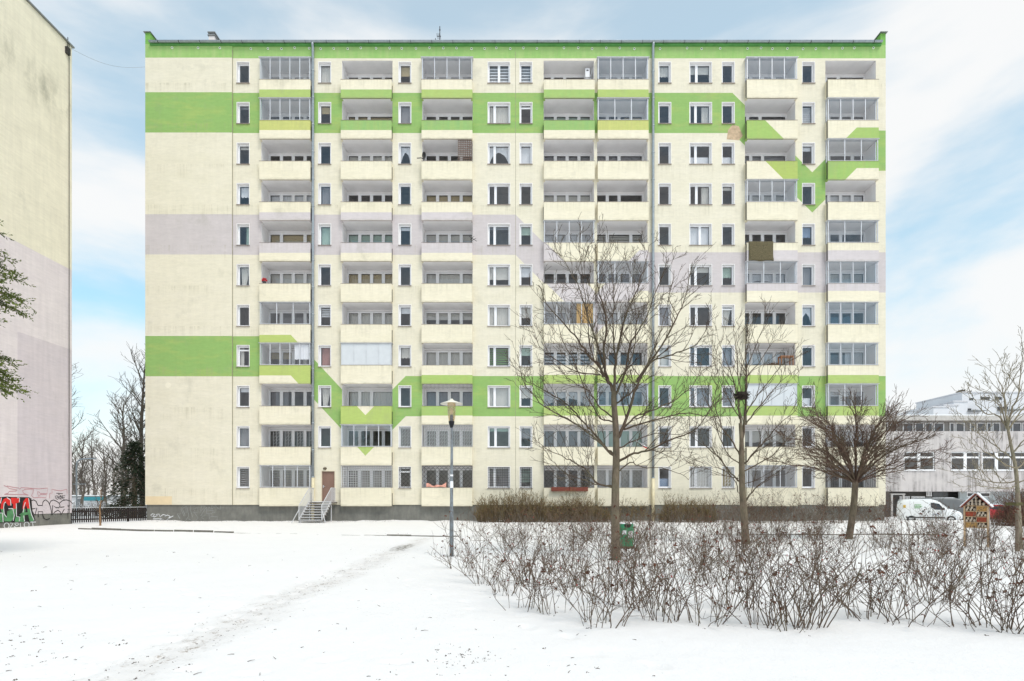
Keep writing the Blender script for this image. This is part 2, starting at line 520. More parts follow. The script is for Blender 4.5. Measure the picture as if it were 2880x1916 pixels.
# ------------------------------------------------------------------ the apartment block
X0, X1 = FX(410), FX(2491)
XJ = FX(654.5)
Z_BASE, Z_TOP = 1.13, 33.0
LOG_PX = [(735,877),(964,1102),(1189,1328),(1530,1669.6),(1680,1820.5),(2096,2236),(2320.5,2464)]
LOGS = [(FX(a), FX(b)) for a, b in LOG_PX]
LW = 3.49
LOGS = [((a+b)/2-LW/2, (a+b)/2+LW/2) for a, b in LOGS]
WIN_PX = {'A':(667,700.5),'B':(896.5,930),'C':(1122,1155.5),'D':(1373,1433.5),'E':(1462,1496.5),'F':(1853,1886.5),'G':(1940,2001.5),'H':(2031,2065.5),'I':(2257,2291)}
WINS = {k: (FX(a), FX(b)) for k, (a, b) in WIN_PX.items()}
WW, WD2 = 0.83, 1.50
WINS = {k: ((a+b)/2-(WD2 if k in 'DG' else WW)/2, (a+b)/2+(WD2 if k in 'DG' else WW)/2) for k, (a, b) in WINS.items()}
def WZ(r): return 2.29 + PITCH*r
WH = 1.46
def PB(r): return 1.04 + PITCH*r
PH = 1.27
DOOR = (FX(905), FX(941), 1.36, 3.45)
REVEAL = 0.28
BLD = Vector(((X0+X1)/2, FD, 0))
bld = thing('apartment_building', 'long eleven storey cream block with green zigzag bands and many balconies', 'apartment block', BLD)
def bpart(name, me, wloc=(0,0,0), parent=None, **k):
    """part of the block; wloc is the world position of the mesh origin"""
    base = BLD if parent is None else Vector(parent['w'])
    o = link(name, me, parent or bld, Vector(wloc)-base, **k)
    o['w'] = tuple(wloc)
    return o

m = MB()
cuts = {X0, X1, XJ}
for a, b in LOGS: cuts |= {a, b}
for a, b in WINS.values(): cuts |= {a, b}
cuts |= {DOOR[0], DOOR[1]}
cuts = sorted(cuts)
for a, b in zip(cuts[:-1], cuts[1:]):
    c = (a+b)/2
    y = FD - 0.06 if c < XJ else FD
    holes = []
    for la, lb in LOGS:
        if la < c < lb: holes = [(PB(0), PB(11))]
    for k, (wa, wb) in WINS.items():
        if wa < c < wb: holes += [(WZ(r), WZ(r)+WH) for r in range(1 if k == 'B' else 0, 11)]
    if DOOR[0] < c < DOOR[1]: holes.append((DOOR[2], DOOR[3]))
    z = Z_BASE
    for h0, h1 in sorted(holes) + [(Z_TOP, Z_TOP)]:
        if h0 > z: m.quad((a,y,z),(b,y,z),(b,y,h0),(a,y,h0))
        z = max(z, h1)
m.quad((XJ,FD-0.06,Z_BASE),(XJ,FD,Z_BASE),(XJ,FD,Z_TOP),(XJ,FD-0.06,Z_TOP))
YB = FD + 11.2
m.quad((X0,YB,Z_BASE),(X0,FD-0.06,Z_BASE),(X0,FD-0.06,Z_TOP),(X0,YB,Z_TOP))
m.quad((X1,FD,Z_BASE),(X1,YB,Z_BASE),(X1,YB,Z_TOP),(X1,FD,Z_TOP))
m.quad((X1,YB,Z_BASE),(X0,YB,Z_BASE),(X0,YB,Z_TOP),(X1,YB,Z_TOP))
m.quad((X0,FD-0.06,Z_BASE),(X0,FD+0.1,Z_BASE),(X1,FD+0.1,Z_BASE),(X1,FD,Z_BASE))
bpart('wall', m.mesh('wall', M_WALL))
m = MB(); m.box(X0+0.05, X1-0.05, FD+0.03, YB-0.05, -0.6, Z_BASE)
bpart('plinth', m.mesh('plinth', M_PLINTH))
m = MB(); m.box(XJ-0.012, XJ+0.012, FD-0.064, FD-0.02, Z_BASE, Z_TOP-0.4)
m.box(FX(1450)-0.012, FX(1450)+0.012, FD-0.004, FD+0.02, Z_BASE, Z_TOP-0.5)
bpart('expansion_joint', m.mesh('expansion_joint', mat('joint_shadow', srgb(150,144,124), 0.9)))  # thin dark strip along each wall joint
# repainted rectangle at the foot of the blank strip
m = MB(); m.box(X0+0.02, FX(485), FD-0.063, FD-0.058, 1.14, 1.72)
bpart('paint_patch', m.mesh('paint_patch', mat('patch_paint', srgb(226,206,170), 0.9, var=0.05)))
m = MB(); m.prism([(FX(474)+0.2*math.cos(i*0.63)*(1+0.08*math.sin(i*3)), FZ(1084)+0.2*math.sin(i*0.63)) for i in range(10)],
                  lambda q: (q[0],FD-0.064,q[1]), lambda q: (q[0],FD-0.058,q[1]))
bpart('paint_patch', m.mesh('paint_patch', mat('filler_paint', srgb(232,225,205), 0.9, var=0.05)))
m = MB(); m.prism([(FX(2064)+dx, FZ(378)+dz) for dx, dz in ((-0.5,-0.35),(0.35,-0.42),(0.62,-0.1),(0.35,0.55),(-0.1,0.66),(-0.4,0.3))],
                  lambda q: (q[0],FD-0.004,q[1]), lambda q: (q[0],FD+0.004,q[1]))
bpart('paint_patch', m.mesh('paint_patch', mat('pink_filler', srgb(192,168,140), 0.95, var=0.25, scale=4)))

# roof with cornice, gutter, gable upstands
m = MB(); m.box(X0+0.36, X1-0.36, FD-0.20, YB, Z_TOP+0.03, Z_TOP+0.09)
roof = bpart('roof', m.mesh('roof', M_TIN))
m = MB(); m.box(X0+0.36, X1-0.36, FD-0.13, FD+0.4, Z_TOP-0.13, Z_TOP+0.029)
bpart('cornice', m.mesh('cornice', mat('cornice_paint', srgb(92,152,84), 0.85, var=0.15, world=True)))  # deeper green: shade under the eave is put into this colour
m = MB()
def gutter(m, xa, xb, y, z, r):
    n = 8
    pa = [(y + r*math.cos(math.pi + math.pi*i/n), z + r*math.sin(math.pi + math.pi*i/n)) for i in range(n+1)]
    for (y1,z1),(y2,z2) in zip(pa[:-1], pa[1:]):
        m.quad((xa,y1,z1),(xb,y1,z1),(xb,y2,z2),(xa,y2,z2))
    m.quad((xa,y-r,z),(xa,y+r,z),(xa,y,z-r),(xa,y-r*0.7,z-r*0.7))
    m.quad((xb,y+r,z),(xb,y-r,z),(xb,y-r*0.7,z-r*0.7),(xb,y,z-r))
    m.tube([Vector((xa,y-r,z)),Vector((xb,y-r,z))], 0.015, 6)
gutter(m, X0+0.37, X1-0.38, FD-0.235, Z_TOP+0.065, 0.095)
gut = bpart('gutter', m.mesh('gutter', M_GALV, True), parent=None)
m = MB(); m.box(-0.012,0.012,-0.345,-0.14,Z_TOP-0.04,Z_TOP+0.07); me = m.mesh('gutter_bracket', M_DARKMETAL)
x = X0+1
while x < X1-0.6:
    bpart('gutter_bracket', me, (x, FD, 0), gut); x += 1.45
for xa, xb, s in ((X0, X0+0.36, -1), (X1-0.36, X1, 1)):
    m = MB(); m.box(xa, xb, FD-0.061 if s < 0 else FD-0.002, YB, Z_TOP+0.001, Z_TOP+0.78)
    up = bpart('gable_upstand', m.mesh('gable_upstand', mat('green_upstand', srgb(120,174,84), 0.85, var=0.12, world=True)))
    m = MB(); m.box(xa-0.08, xb+0.06, FD-0.16, YB+0.05, Z_TOP+0.781, Z_TOP+0.82)
    bpart('cap_flashing', m.mesh('cap_flashing', M_TIN), parent=up)
# vents under the cornice
m = MB(); m.lathe([(0.0,0.03),(0.045,0.03),(0.05,0.05),(0.075,0.05),(0.08,0.0)], 12)
m.v = [(a, -c, b) for a, b, c in m.v]
me_vent = m.mesh('vent', [mat('vent_ring', srgb(228,236,220), 0.7)])
m2 = MB(); m2.lathe([(0.0,0.034),(0.042,0.034),(0.043,0.03)], 10); m2.v = [(a,-c,b) for a,b,c in m2.v]
me_vent2 = m2.mesh('vent_hole', mat('vent_hole', (0.01,0.01,0.01), 0.9))
vr = random.Random(5)
vx = [486,559,620,706,754,792,829,870,902,939,978,1015,1058,1096,1130,1170,1208,1247,1284,1326,1363,1396,1435,1472,1510,1586,1626,1665,1705,1743,1784,1856,1932,1973,2025,2102,2140,2172,2214,2258,2294,2331,2369,2402,2456]
for px in vx:
    w = (FX(px), FD-0.062 if FX(px) < XJ else FD-0.001, FZ(137+vr.uniform(-1.5,1.5)))
    v = bpart('vent', me_vent, w); bpart('vent_hole', me_vent2, w, v)
# downpipes
def downpipe(px, z0, zc):
    x = FX(px); y = FD-0.14
    m = MB(); m.tube([Vector((x,FD-0.235,Z_TOP-0.02)),Vector((x,FD-0.22,Z_TOP-0.15)),Vector((x,y,Z_TOP-0.3)),Vector((x,y,20)),Vector((x,y,zc))], 0.09, 12)
    dp = bpart('downpipe', m.mesh('downpipe', M_GALV, True))
    m = MB(); m.tube([Vector((x,y,zc)),Vector((x,y,z0))], 0.10, 12)
    bpart('standpipe', m.mesh('standpipe', mat('cream_pipe', srgb(226,214,180), 0.7), True), parent=None)
    m = MB(); m.lathe([(0.092,-0.04),(0.115,-0.03),(0.115,0.03),(0.092,0.04)], 12); me = m.mesh('pipe_collar', M_GALV, True)
    z = zc
    while z < 32.4:
        c = bpart('pipe_collar', me, (x,y,z), dp); z += 1.87
downpipe(882, 0.0, 3.05); downpipe(1835.5, 0.0, 3.0)
m = MB(); m.tube([Vector((0,0,0)),Vector((0,0,PH*0.92))], 0.03, 6); me_drain = m.mesh('drain_spout', M_DARKMETAL)
for r in range(0, 11):
    bpart('drain_spout', me_drain, (LOGS[6][0]-0.04, FD-PROUD+0.06, PB(r)+0.05))
    if r >= 1: bpart('drain_spout', me_drain, (LOGS[5][0]-0.04, FD-PROUD+0.06, PB(r)+0.05))
    for i, s in ((0,1),(1,1)):
        bpart('drain_spout', me_drain, (LOGS[i][1]+0.035, FD-PROUD+0.10, PB(r)+0.02), scale=(0.7,0.7,0.75))
    if r % 2: bpart('drain_spout', me_drain, (LOGS[3][0]-0.035, FD-PROUD+0.08, PB(r)+0.02), scale=(0.6,0.6,0.8))

# ---- windows
def frame_mesh(name, w, h, splits, transom=None):
    """white frame, origin at the bottom-left of the opening, front face at y=0"""
    m = MB(); d = 0.075; e = 0.045
    m.box(0, w, 0, d, 0, e); m.box(0, w, 0, d, h-e, h)
    m.box(0, e, 0, d, e, h-e); m.box(w-e, w, 0, d, e, h-e)
    panes = []
    xs_ = [e] + [s*w for s in splits] + [w-e]
    for i, (a, b) in enumerate(zip(xs_[:-1], xs_[1:])):
        if i > 0: m.box(a-0.035, a+0.035, 0.002, d-0.004, e, h-e)
        a2 = a + (0.035 if i > 0 else 0); b2 = b - (0.035 if i < len(xs_)-2 else 0)
        # sash
        s = 0.05; f0 = -0.012; f1 = 0.055
        m.box(a2, b2, f0, f1, e, e+s); m.box(a2, b2, f0, f1, h-e-s, h-e)
        m.box(a2, a2+s, f0, f1, e+s, h-e-s); m.box(b2-s, b2, f0, f1, e+s, h-e-s)
        if transom and i == len(xs_)-2:
            zt = h*transom
            m.box(a2+s, b2-s, f0+0.001, f1-0.001, zt-0.05, zt+0.05)
        panes.append((a2+s, b2-s, e+s, h-e-s))
    return m.mesh(name, M_PVC), panes
def pane_mesh(a, b, z0, z1, y=0.02, mat_=None, name='pane'):
    m = MB(); m.quad((a,y,z0),(b,y,z0),(b,y,z1),(a,y,z1))
    return m.mesh(name, mat_ or M_GLASS)
def room_mesh(w, h, depth=1.6, y=0.10, side=0.35):
    m = MB(); x0, x1 = -side, w+side; z0, z1 = -0.85, h+0.25; y1 = y+depth
    # floor, ceiling, back, sides (faces towards the inside)
    m.quad((x0,y,z0),(x1,y,z0),(x1,y1,z0),(x0,y1,z0)); m.quad((x0,y,z1),(x0,y1,z1),(x1,y1,z1),(x1,y,z1))
    m.quad((x0,y1,z0),(x1,y1,z0),(x1,y1,z1),(x0,y1,z1))
    m.quad((x0,y,z0),(x0,y1,z0),(x0,y1,z1),(x0,y,z1)); m.quad((x1,y,z0),(x1,y,z1),(x1,y1,z1),(x1,y1,z0))
    return m.mesh('room', M_ROOM)
def reveal_mesh(w, h):
    m = MB(); y0, y1 = 0.0, REVEAL; t = 0.002
    m.quad((0,y0,0),(0,y1,0),(0,y1,h),(0,y0,h)); m.quad((w,y1,0),(w,y0,0),(w,y0,h),(w,y1,h))
    m.quad((0,y0,h),(0,y1,h),(w,y1,h),(w,y0,h)); m.quad((0,y0,0),(w,y0,0),(w,y1,0),(0,y1,0))
    # slim smooth surround painted white
    e = 0.035
    for (a,b,c,d) in ((-e,0,-0.0,h+e),(w,w+e,-0.0,h+e),(0,w,h,h+e)): m.box(a,b,-0.006,0.004,c,d)
    return m.mesh('reveal', M_WHITE)
def curtain_mesh(w, h, folds, amp, hem=0.0, seed=0, shape='full'):
    """wavy hanging cloth from z=h downwards"""
    r = random.Random(seed); m = MB(); n = folds*4
    ph = r.uniform(0,6)
    top, bot = [], []
    for i in range(n+1):
        t = i/n
        y = amp*math.sin(t*folds*2*math.pi+ph) + amp*0.5*math.sin(t*folds*0.7*2*math.pi+ph*2)
        z0 = hem*h
        if shape == 'arc': z0 = h*(0.15+0.55*math.sin(math.pi*t)**0.8)
        if shape == 'tie': z0 = h*0.02
        z0 += 0.02*h*math.sin(t*19+ph)
        xx = t*w
        top.append((xx, y*0.5, h)); 
        xb = xx if shape != 'tie' else w*(0.12+0.5*t)
        bot.append((xb, y*1.3, max(0,z0)))
    m.v = top + bot
    m.f = [(n+1+i, n+2+i, i+1, i) for i in range(n)]; m.m = [0]*n
    return m.mesh('curtain', M_CLOTH, True)
def slat_mesh(w, h, z0, n, fill=0.55):
    m = MB(); p = (h-z0)/n
    for i in range(n):
        m.box(0, w, -0.004, 0.004, z0+p*i, z0+p*(i+fill))
    return m.mesh('blind', M_CLOTH)
def sheet_mesh(w, z0, z1):
    m = MB(); m.box(0, w, -0.003, 0.003, z0, z1)
    m.box(0, w, -0.012, 0.012, z0-0.02, z0)
    return m.mesh('blind', M_CLOTH)

WHITE_ = srgb(232,232,236); OFF = srgb(214,210,204); BEIGE = srgb(190,172,136); GREYC = srgb(150,148,152); GREENC = srgb(126,158,112)
PINKC = srgb(178,136,132); DARKC = srgb(92,88,92); BLUEC = srgb(150,166,190); MINT = srgb(176,196,184)
cache = {}
def cm(key, fn):
    if key not in cache: cache[key] = fn()
    return cache[key]
def dress(win, wloc, panes, kind, seed, prefix='pane'):
    """curtains and blinds behind the panes of one window; wloc = world origin of the frame"""
    a = panes[0][0]; b = panes[-1][1]; z0 = panes[0][2]; z1 = panes[0][3]
    w = b-a; h = z1-z0
    base = Vector(wloc) + Vector((a, 0.16, z0))
    k, col = kind[0], (kind[1] if len(kind) > 1 else WHITE_)
    r = random.Random(seed)
    wq, hq = round(w,2), round(h,2)
    if k == 'net':
        s = seed % 4
        bpart('curtain', cm(('net',wq,hq,s), lambda: curtain_mesh(wq,hq,max(4,int(wq*9)),0.018,0.02,s)), base, win, color=col)
    elif k == 'half':
        s = seed % 3
        bpart('curtain', cm(('half',wq,hq,s), lambda: curtain_mesh(wq,hq,max(4,int(wq*9)),0.018,0.45,s)), base, win, color=col)
    elif k == 'arc':
        s = seed % 3
        bpart('curtain', cm(('arc',wq,hq,s), lambda: curtain_mesh(wq,hq,max(4,int(wq*8)),0.016,0,s,'arc')), base, win, color=col)
    elif k == 'tie':
        bpart('curtain', cm(('tie',wq,hq), lambda: curtain_mesh(wq,hq,max(4,int(wq*8)),0.02,0,1,'tie')), base, win, color=col)
    elif k == 'drape':          # a strip on one side
        ww = round(w*0.38, 2); right = r.random() < 0.5
        bpart('curtain', cm(('dr',ww,hq,seed%3), lambda: curtain_mesh(ww,hq,max(3,int(ww*11)),0.025,0.0,seed%3)), base + Vector(((w-ww) if right else 0,0,0)), win, color=col)
    elif k == 'roller':
        f = kind[2] if len(kind) > 2 else 0.35
        bpart('blind', cm(('ro',wq,hq,f), lambda: sheet_mesh(wq, hq*(1-f), hq)), base, win, color=col)
    elif k == 'zebra':
        n = kind[2] if len(kind) > 2 else 8; f = kind[3] if len(kind) > 3 else 0.0
        bpart('blind', cm(('ze',wq,hq,n,f), lambda: slat_mesh(wq, hq, hq*f, n)), base, win, color=col)
    elif k == 'up':             # privacy film / pleated blind on the lower half
        bpart('blind', cm(('up',wq,hq), lambda: sheet_mesh(wq, 0.03, hq*0.45)), base, win, color=col)
def rand_kind(r):
    x = r.random()
    if x < 0.26: return ('none',)
    if x < 0.42: return ('net', r.choice([OFF, WHITE_, GREYC, OFF]))
    if x < 0.52: return ('half', r.choice([WHITE_, OFF]))
    if x < 0.58: return ('arc', WHITE_)
    if x < 0.68: return ('drape', r.choice([OFF, GREYC, BEIGE, WHITE_]))
    if x < 0.88: return ('roller', r.choice([OFF, WHITE_, BEIGE, GREYC, MINT]), r.choice([0.2,0.3,0.45,0.6]))
    return ('zebra', r.choice([OFF, GREYC]), 9, 0.3)
SPEC = {('A',10):('none',),('A',9):('roller',GREYC,0.1),('A',8):('roller',OFF,0.12),('A',7):('half',WHITE_),('A',6):('drape',MINT),('A',5):('tie',OFF),('A',4):('none',),
 ('A',3):('drape',OFF),('A',2):('roller',WHITE_,0.2),('A',1):('net',GREYC),('A',0):('zebra',GREYC,8,0.0),
 ('B',10):('net',OFF),('B',9):('roller',BEIGE,0.35),('B',8):('none',),('B',7):('net',GREYC),('B',6):('roller',MINT,0.98),('B',5):('none',),('B',4):('zebra',WHITE_,5,0.5),('B',3):('net',PINKC),('B',2):('tie',OFF),('B',1):('none',),
 ('C',10):('roller',BEIGE,0.5),('C',9):('roller',GREYC,0.95),('C',8):('arc',WHITE_),('C',7):('none',),('C',6):('roller',WHITE_,0.15),('C',5):('none',),('C',4):('roller',WHITE_,0.3),('C',3):('half',OFF),('C',2):('none',),('C',1):('none',),('C',0):('none',),
 ('D',10):('zebra',WHITE_,6,0.0),('D',9):('net',OFF),('D',8):('arc',WHITE_),('D',7):('none',),('D',6):('roller',GREYC,0.1),('D',5):('roller',OFF,0.65),('D',4):('net',OFF),('D',3):('zebra',GREENC,7,0.1),('D',2):('net',OFF),('D',1):('roller',MINT,0.15),('D',0):('zebra',GREYC,10,0.0),
 ('E',10):('zebra',WHITE_,6,0.0),('E',9):('none',),('E',8):('roller',WHITE_,0.98),('E',7):('none',),('E',6):('roller',MINT,0.4),('E',5):('roller',WHITE_,0.5),('E',4):('half',OFF),('E',3):('roller',MINT,0.4),('E',2):('half',OFF),('E',1):('half',GREYC),('E',0):('zebra',MINT,9,0.25),
 ('F',10):('half',OFF),('F',9):('none',),('F',8):('none',),('F',7):('none',),('F',6):('none',),('F',5):('none',),('F',4):('roller',GREYC,0.98),('F',1):('none',),('F',0):('up',BLUEC),
 ('G',10):('roller',OFF,0.4),('G',9):('drape',OFF),('G',8):('up',WHITE_),('G',7):('drape',OFF),('G',6):('roller',WHITE_,0.95),('G',5):('roller',OFF,0.25),('G',4):('none',),('G',3):('drape',GREYC),('G',2):('net',GREYC),('G',1):('none',),('G',0):('net',OFF),
 ('H',10):('none',),('H',9):('none',),('H',8):('up',WHITE_),('H',7):('roller',OFF,0.15),('H',6):('none',),('H',5):('half',MINT),('H',4):('tie',OFF),('H',3):('net',GREYC),('H',2):('net',GREYC),('H',1):('none',),('H',0):('net',BEIGE),
 ('I',10):('none',),('I',9):('zebra',WHITE_,9,0.0),('I',8):('roller',WHITE_,0.2),('I',7):('none',),('I',6):('half',BLUEC),('I',5):('net',GREYC),('I',4):('arc',WHITE_),('I',3):('none',),('I',2):('up',WHITE_),('I',1):('none',),('I',0):('none',)}
TRANS = {('E',9):0.82,('A',3):0.80,('H',4):0.84,('C',0):0.78}
me_reveal = {1: reveal_mesh(WW, WH), 2: reveal_mesh(WD2, WH)}
me_room = {1: room_mesh(WW, WH), 2: room_mesh(WD2, WH)}
def sill_mesh(w):
    m = MB(); m.box(-0.05, w+0.05, -0.07, REVEAL-0.01, -0.035, -0.004)
    return m.mesh('sill', M_SILL)
me_sill = {1: sill_mesh(WW), 2: sill_mesh(WD2)}
def grille_mesh(name, w, h, kind, mat_):
    m = MB(); b = 0.024 if mat_ is M_GRILLE_W else 0.016
    m.bar((0,0,0),(w,0,0),b*1.4); m.bar((0,0,h),(w,0,h),b*1.4); m.bar((0,0,0),(0,0,h),b*1.4); m.bar((w,0,0),(w,0,h),b*1.4)
    if kind == 'grid':
        n = max(2,int(w/0.16)); k = max(2,int(h/0.16))
        for i in range(1,n): m.bar((w*i/n,0,0),(w*i/n,0,h),b)
        for i in range(1,k): m.bar((0,0.012,h*i/k),(w,0.012,h*i/k),b)
    elif kind == 'bars':
        n = max(2,int(w/0.12))
        for i in range(1,n): m.bar((w*i/n,0,0),(w*i/n,0,h),b*1.1)
        m.bar((0,0.014,h*0.5),(w,0.014,h*0.5),b)
    elif kind == 'wave':
        n = max(2,int(w/0.17)); k = 6
        for i in range(1,n):
            x = w*i/n; m.bar((x,0,0),(x,0,h),b)
            for j in range(k):
                m.bar((x,0.01,h*j/k),(min(w,x+w/n),0.01,h*(j+0.7)/k),b*0.9)
    elif kind == 'diamond':
        s = 0.30; n = int((w+h)/s)+1
        for i in range(-int(h/s)-1, n+1):
            for sg in (1,-1):
                x0 = i*s; pts = []
                a0 = max(0, (0-x0) if sg > 0 else (x0-w)); a1 = min(h, (w-x0) if sg > 0 else x0)
                if a1 - a0 > 0.05: m.bar((x0+sg*a0,0.006*sg,a0),(x0+sg*a1,0.006*sg,a1),b*0.9)
    return m.mesh(name, mat_)
M_GRILLE = mat('grille_paint', srgb(86,84,84), 0.6, 0.2)
M_GRILLE_W = mat('white_grille_paint', srgb(206,206,206), 0.6)
WGRILLE = {('C',1):'wave',('C',0):'diamond',('D',0):'grid',('E',0):'grid',('G',0):'wave',('H',0):'wave'}
tilt = {('B',9),('F',9),('H',10),('H',6)}
for k, (wa, wb) in WINS.items():
    for r in range(1 if k == 'B' else 0, 11):
        dbl = 2 if k in 'DG' else 1
        w = WD2 if dbl == 2 else WW
        wy = FD if wa > XJ else FD-0.06
        if dbl == 2:
            sp = 0.5 if (k,r) in (('D',10),('G',6)) else (0.30 if (r+ord(k)) % 3 else 0.34)
            splits = (sp,)
        else: splits = ()
        tr = TRANS.get((k,r))
        me, panes = cm(('f',dbl,splits,tr), lambda: frame_mesh('window', w, WH-0.02, splits, tr))
        org = (wa, wy+REVEAL-0.08, WZ(r)+0.01)
        o = bpart('window', me, org)
        bpart('reveal', me_reveal[dbl], (wa, wy, WZ(r)), o)
        bpart('sill', me_sill[dbl], (wa, wy, WZ(r)), o)
        bpart('room', me_room[dbl], org, o)
        for i, pn in enumerate(panes):
            pm = cm(('p',dbl,splits,i), lambda: pane_mesh(*pn))
            po = bpart('pane', pm, org, o)
        dress(o, org, panes, SPEC.get((k,r), rand_kind(rng)), r*17+ord(k))
        if (k,r) in WGRILLE:
            gk = WGRILLE[(k,r)]
            bpart('grille', cm(('wg',dbl,gk), lambda: grille_mesh('grille', w-0.02, WH-0.06, gk, M_GRILLE if gk!='wave' else M_GRILLE_W)), (wa+0.01, wy+0.05, WZ(r)+0.03), o)

# ---- loggias
def balcony_mesh():
    m = MB(); w = LW; f = -PROUD
    m.cur = 0
    m.box(0, w, f, f+0.12, 0.0, PH)                       # front parapet with the slab edge
    m.box(0, 0.10, f+0.12, -0.001, 0.0, PH); m.box(w-0.10, w, f+0.12, -0.001, 0.0, PH)
    m.cur = 1
    m.box(0.002, w-0.002, f+0.121, LOGGIA_D, 0.006, 0.18)   # slab, its underside is the soffit below
    m.cur = 2
    m.box(-0.015, w+0.015, f-0.02, f+0.13, PH+0.001, PH+0.016)  # rail cap
    m.box(0, w, f+0.006, f+0.05, -0.012, -0.001)          # drip edge
    return m.mesh('balcony', [M_PARA, M_LOGGIA, M_SILL])
me_balc = balcony_mesh()
m = MB()
hL = PITCH
m.quad((0,0,0),(0,LOGGIA_D,0),(0,LOGGIA_D,hL),(0,0,hL)); m.quad((LW,LOGGIA_D,0),(LW,0,0),(LW,0,hL),(LW,LOGGIA_D,hL))
m.quad((0,LOGGIA_D,hL-0.13),(LW,LOGGIA_D,hL-0.13),(LW,LOGGIA_D,hL),(0,LOGGIA_D,hL))
me_recess = m.mesh('loggia_wall', M_LOGGIA)
def balcony_window_mesh(bays):
    """full-width window of the back wall: frame, parapet panels below, origin bottom-left, z=0 at the slab"""
    m = MB(); H = PITCH-0.20-0.13; w = LW; d = 0.08
    e = 0.06
    m.box(0, w, 0, d, H-e, H); m.box(0, e, 0, d, 0, H-e); m.box(w-e, w, 0, d, 0, H-e)
    tot = sum(bays); x = e; panes = []
    W = w-2*e
    for i, bfr in enumerate(bays):
        a = x; b = x + W*bfr/tot; x = b
        if i > 0: m.box(a-0.05, a+0.05, 0.003, d-0.002, 0, H-e)
        a2 = a + (0.05 if i > 0 else 0); b2 = b - (0.05 if i < len(bays)-1 else 0)
        zb = 0.12 if i == 0 else 0.86
        m.box(a2, b2, 0.01, d-0.01, 0, zb)
        s = 0.06; f0, f1 = -0.014, 0.05
        m.box(a2, b2, f0, f1, zb, zb+s); m.box(a2, b2, f0, f1, H-e-s, H-e-0.001)
        m.box(a2, a2+s, f0, f1, zb+s, H-e-s); m.box(b2-s, b2, f0, f1, zb+s, H-e-s)
        panes.append((a2+s, b2-s, zb+s, H-e-s))
    return m.mesh('balcony_window', M_PVC), panes
BAYS = {'4': (1,1,1,1), '3m': (1,2,1), '3r': (1,1,2), '3l': (0.7,1,2.1)}
WIDE = {(0,6):'3m',(1,9):'3l',(1,2):'3r',(2,5):'3m',(5,10):'4',(6,10):'3l',(5,9):'3l',(5,8):'3r',(4,8):'3r',(4,7):'3r',(4,6):'3m',(6,8):'3m',(6,6):'3r',(3,10):'3l'}
me_lroom = room_mesh(LW, PITCH-0.4, 2.6, 0.12, 0.0)
GLAZED = {0:{10:5,9:5,4:3,3:5,0:4}, 1:{3:4,1:4}, 2:{10:4}, 3:{6:4,4:4}, 4:{10:4,9:3,5:3,2:3}, 5:{10:4,7:4,5:3,2:4,0:3}, 6:{9:4,8:3,6:3,5:4,4:4,3:4,2:3}}
OPAQUE = {(1,3),(5,2)}
PGREEN = {}     # colour of the band on each parapet front
LIME = srgb(172,194,118); YEL = srgb(200,201,126); GRN = srgb(144,184,116)
for i in range(7):
    PGREEN[(i,10)] = LIME if i not in (1,3) else srgb(158,190,116)
    PGREEN[(i,9)] = GRN
PGREEN[(0,9)] = YEL; PGREEN[(4,9)] = YEL; PGREEN[(5,9)] = srgb(158,190,110); PGREEN[(6,9)] = srgb(160,190,112); PGREEN[(5,8)] = srgb(172,190,106); PGREEN[(6,8)] = srgb(152,188,108)
PGREEN[(0,4)] = srgb(182,198,116); PGREEN[(0,3)] = srgb(182,198,116); PGREEN[(1,2)] = srgb(178,198,114); PGREEN[(1,1)] = srgb(172,194,114); PGREEN[(2,2)] = srgb(160,190,114); PGREEN[(2,3)] = srgb(166,194,112)
def glazing_frame_mesh(n, opaque=False):
    m = MB(); H = PITCH-PH-0.02; w = LW; f = -PROUD+0.03; t = 0.05
    m.box(0.02, w-0.02, f, f+t, 0.0, t); m.box(0.02, w-0.02, f, f+t, H-t, H)
    xs_ = [0.02 + (w-0.04-t)*k/n for k in range(n+1)]
    for x in xs_: m.box(x, x+t, f+0.002, f+t-0.002, t, H-t)
    for x in (0.02, w-0.02-t):
        m.box(x, x+t, f+t, -0.002, 0.0, t); m.box(x, x+t, f+t, -0.002, H-t, H)
        m.box(x, x+t, -t, -0.002, t, H-t)
    m.box(-0.06, w+0.06, f-0.07, 0.0, H, H+0.018)
    return m.mesh('glazing_frame', M_ALU), xs_, H, f, t
LSPEC = {(0,6):('roller',BEIGE,0.98),(1,9):('roller',BEIGE,0.35),(3,8):('net',GREYC),(3,3):('zebra',WHITE_,6,0.0),(1,4):('half',OFF),(2,4):('roller',OFF,0.3),(1,6):('roller',MINT,0.5),(1,5):('net',BEIGE),(2,5):('half',OFF),(0,0):('zebra',GREYC,8,0.0),(4,1):('roller',MINT,0.95),(2,1):('none',),(1,0):('none',),(2,0):('none',),(1,2):('net',OFF),(2,7):('net',BEIGE),(4,8):('net',GREYC),(5,8):('roller',GREYC,0.5),(6,9):('zebra',OFF,8,0.2),(2,2):('net',GREYC),(0,1):('none',),(0,2):('drape',GREYC),(3,1):('net',GREYC),(2,6):('roller',OFF,0.3)}
lr = random.Random(77)
BWIN = {}
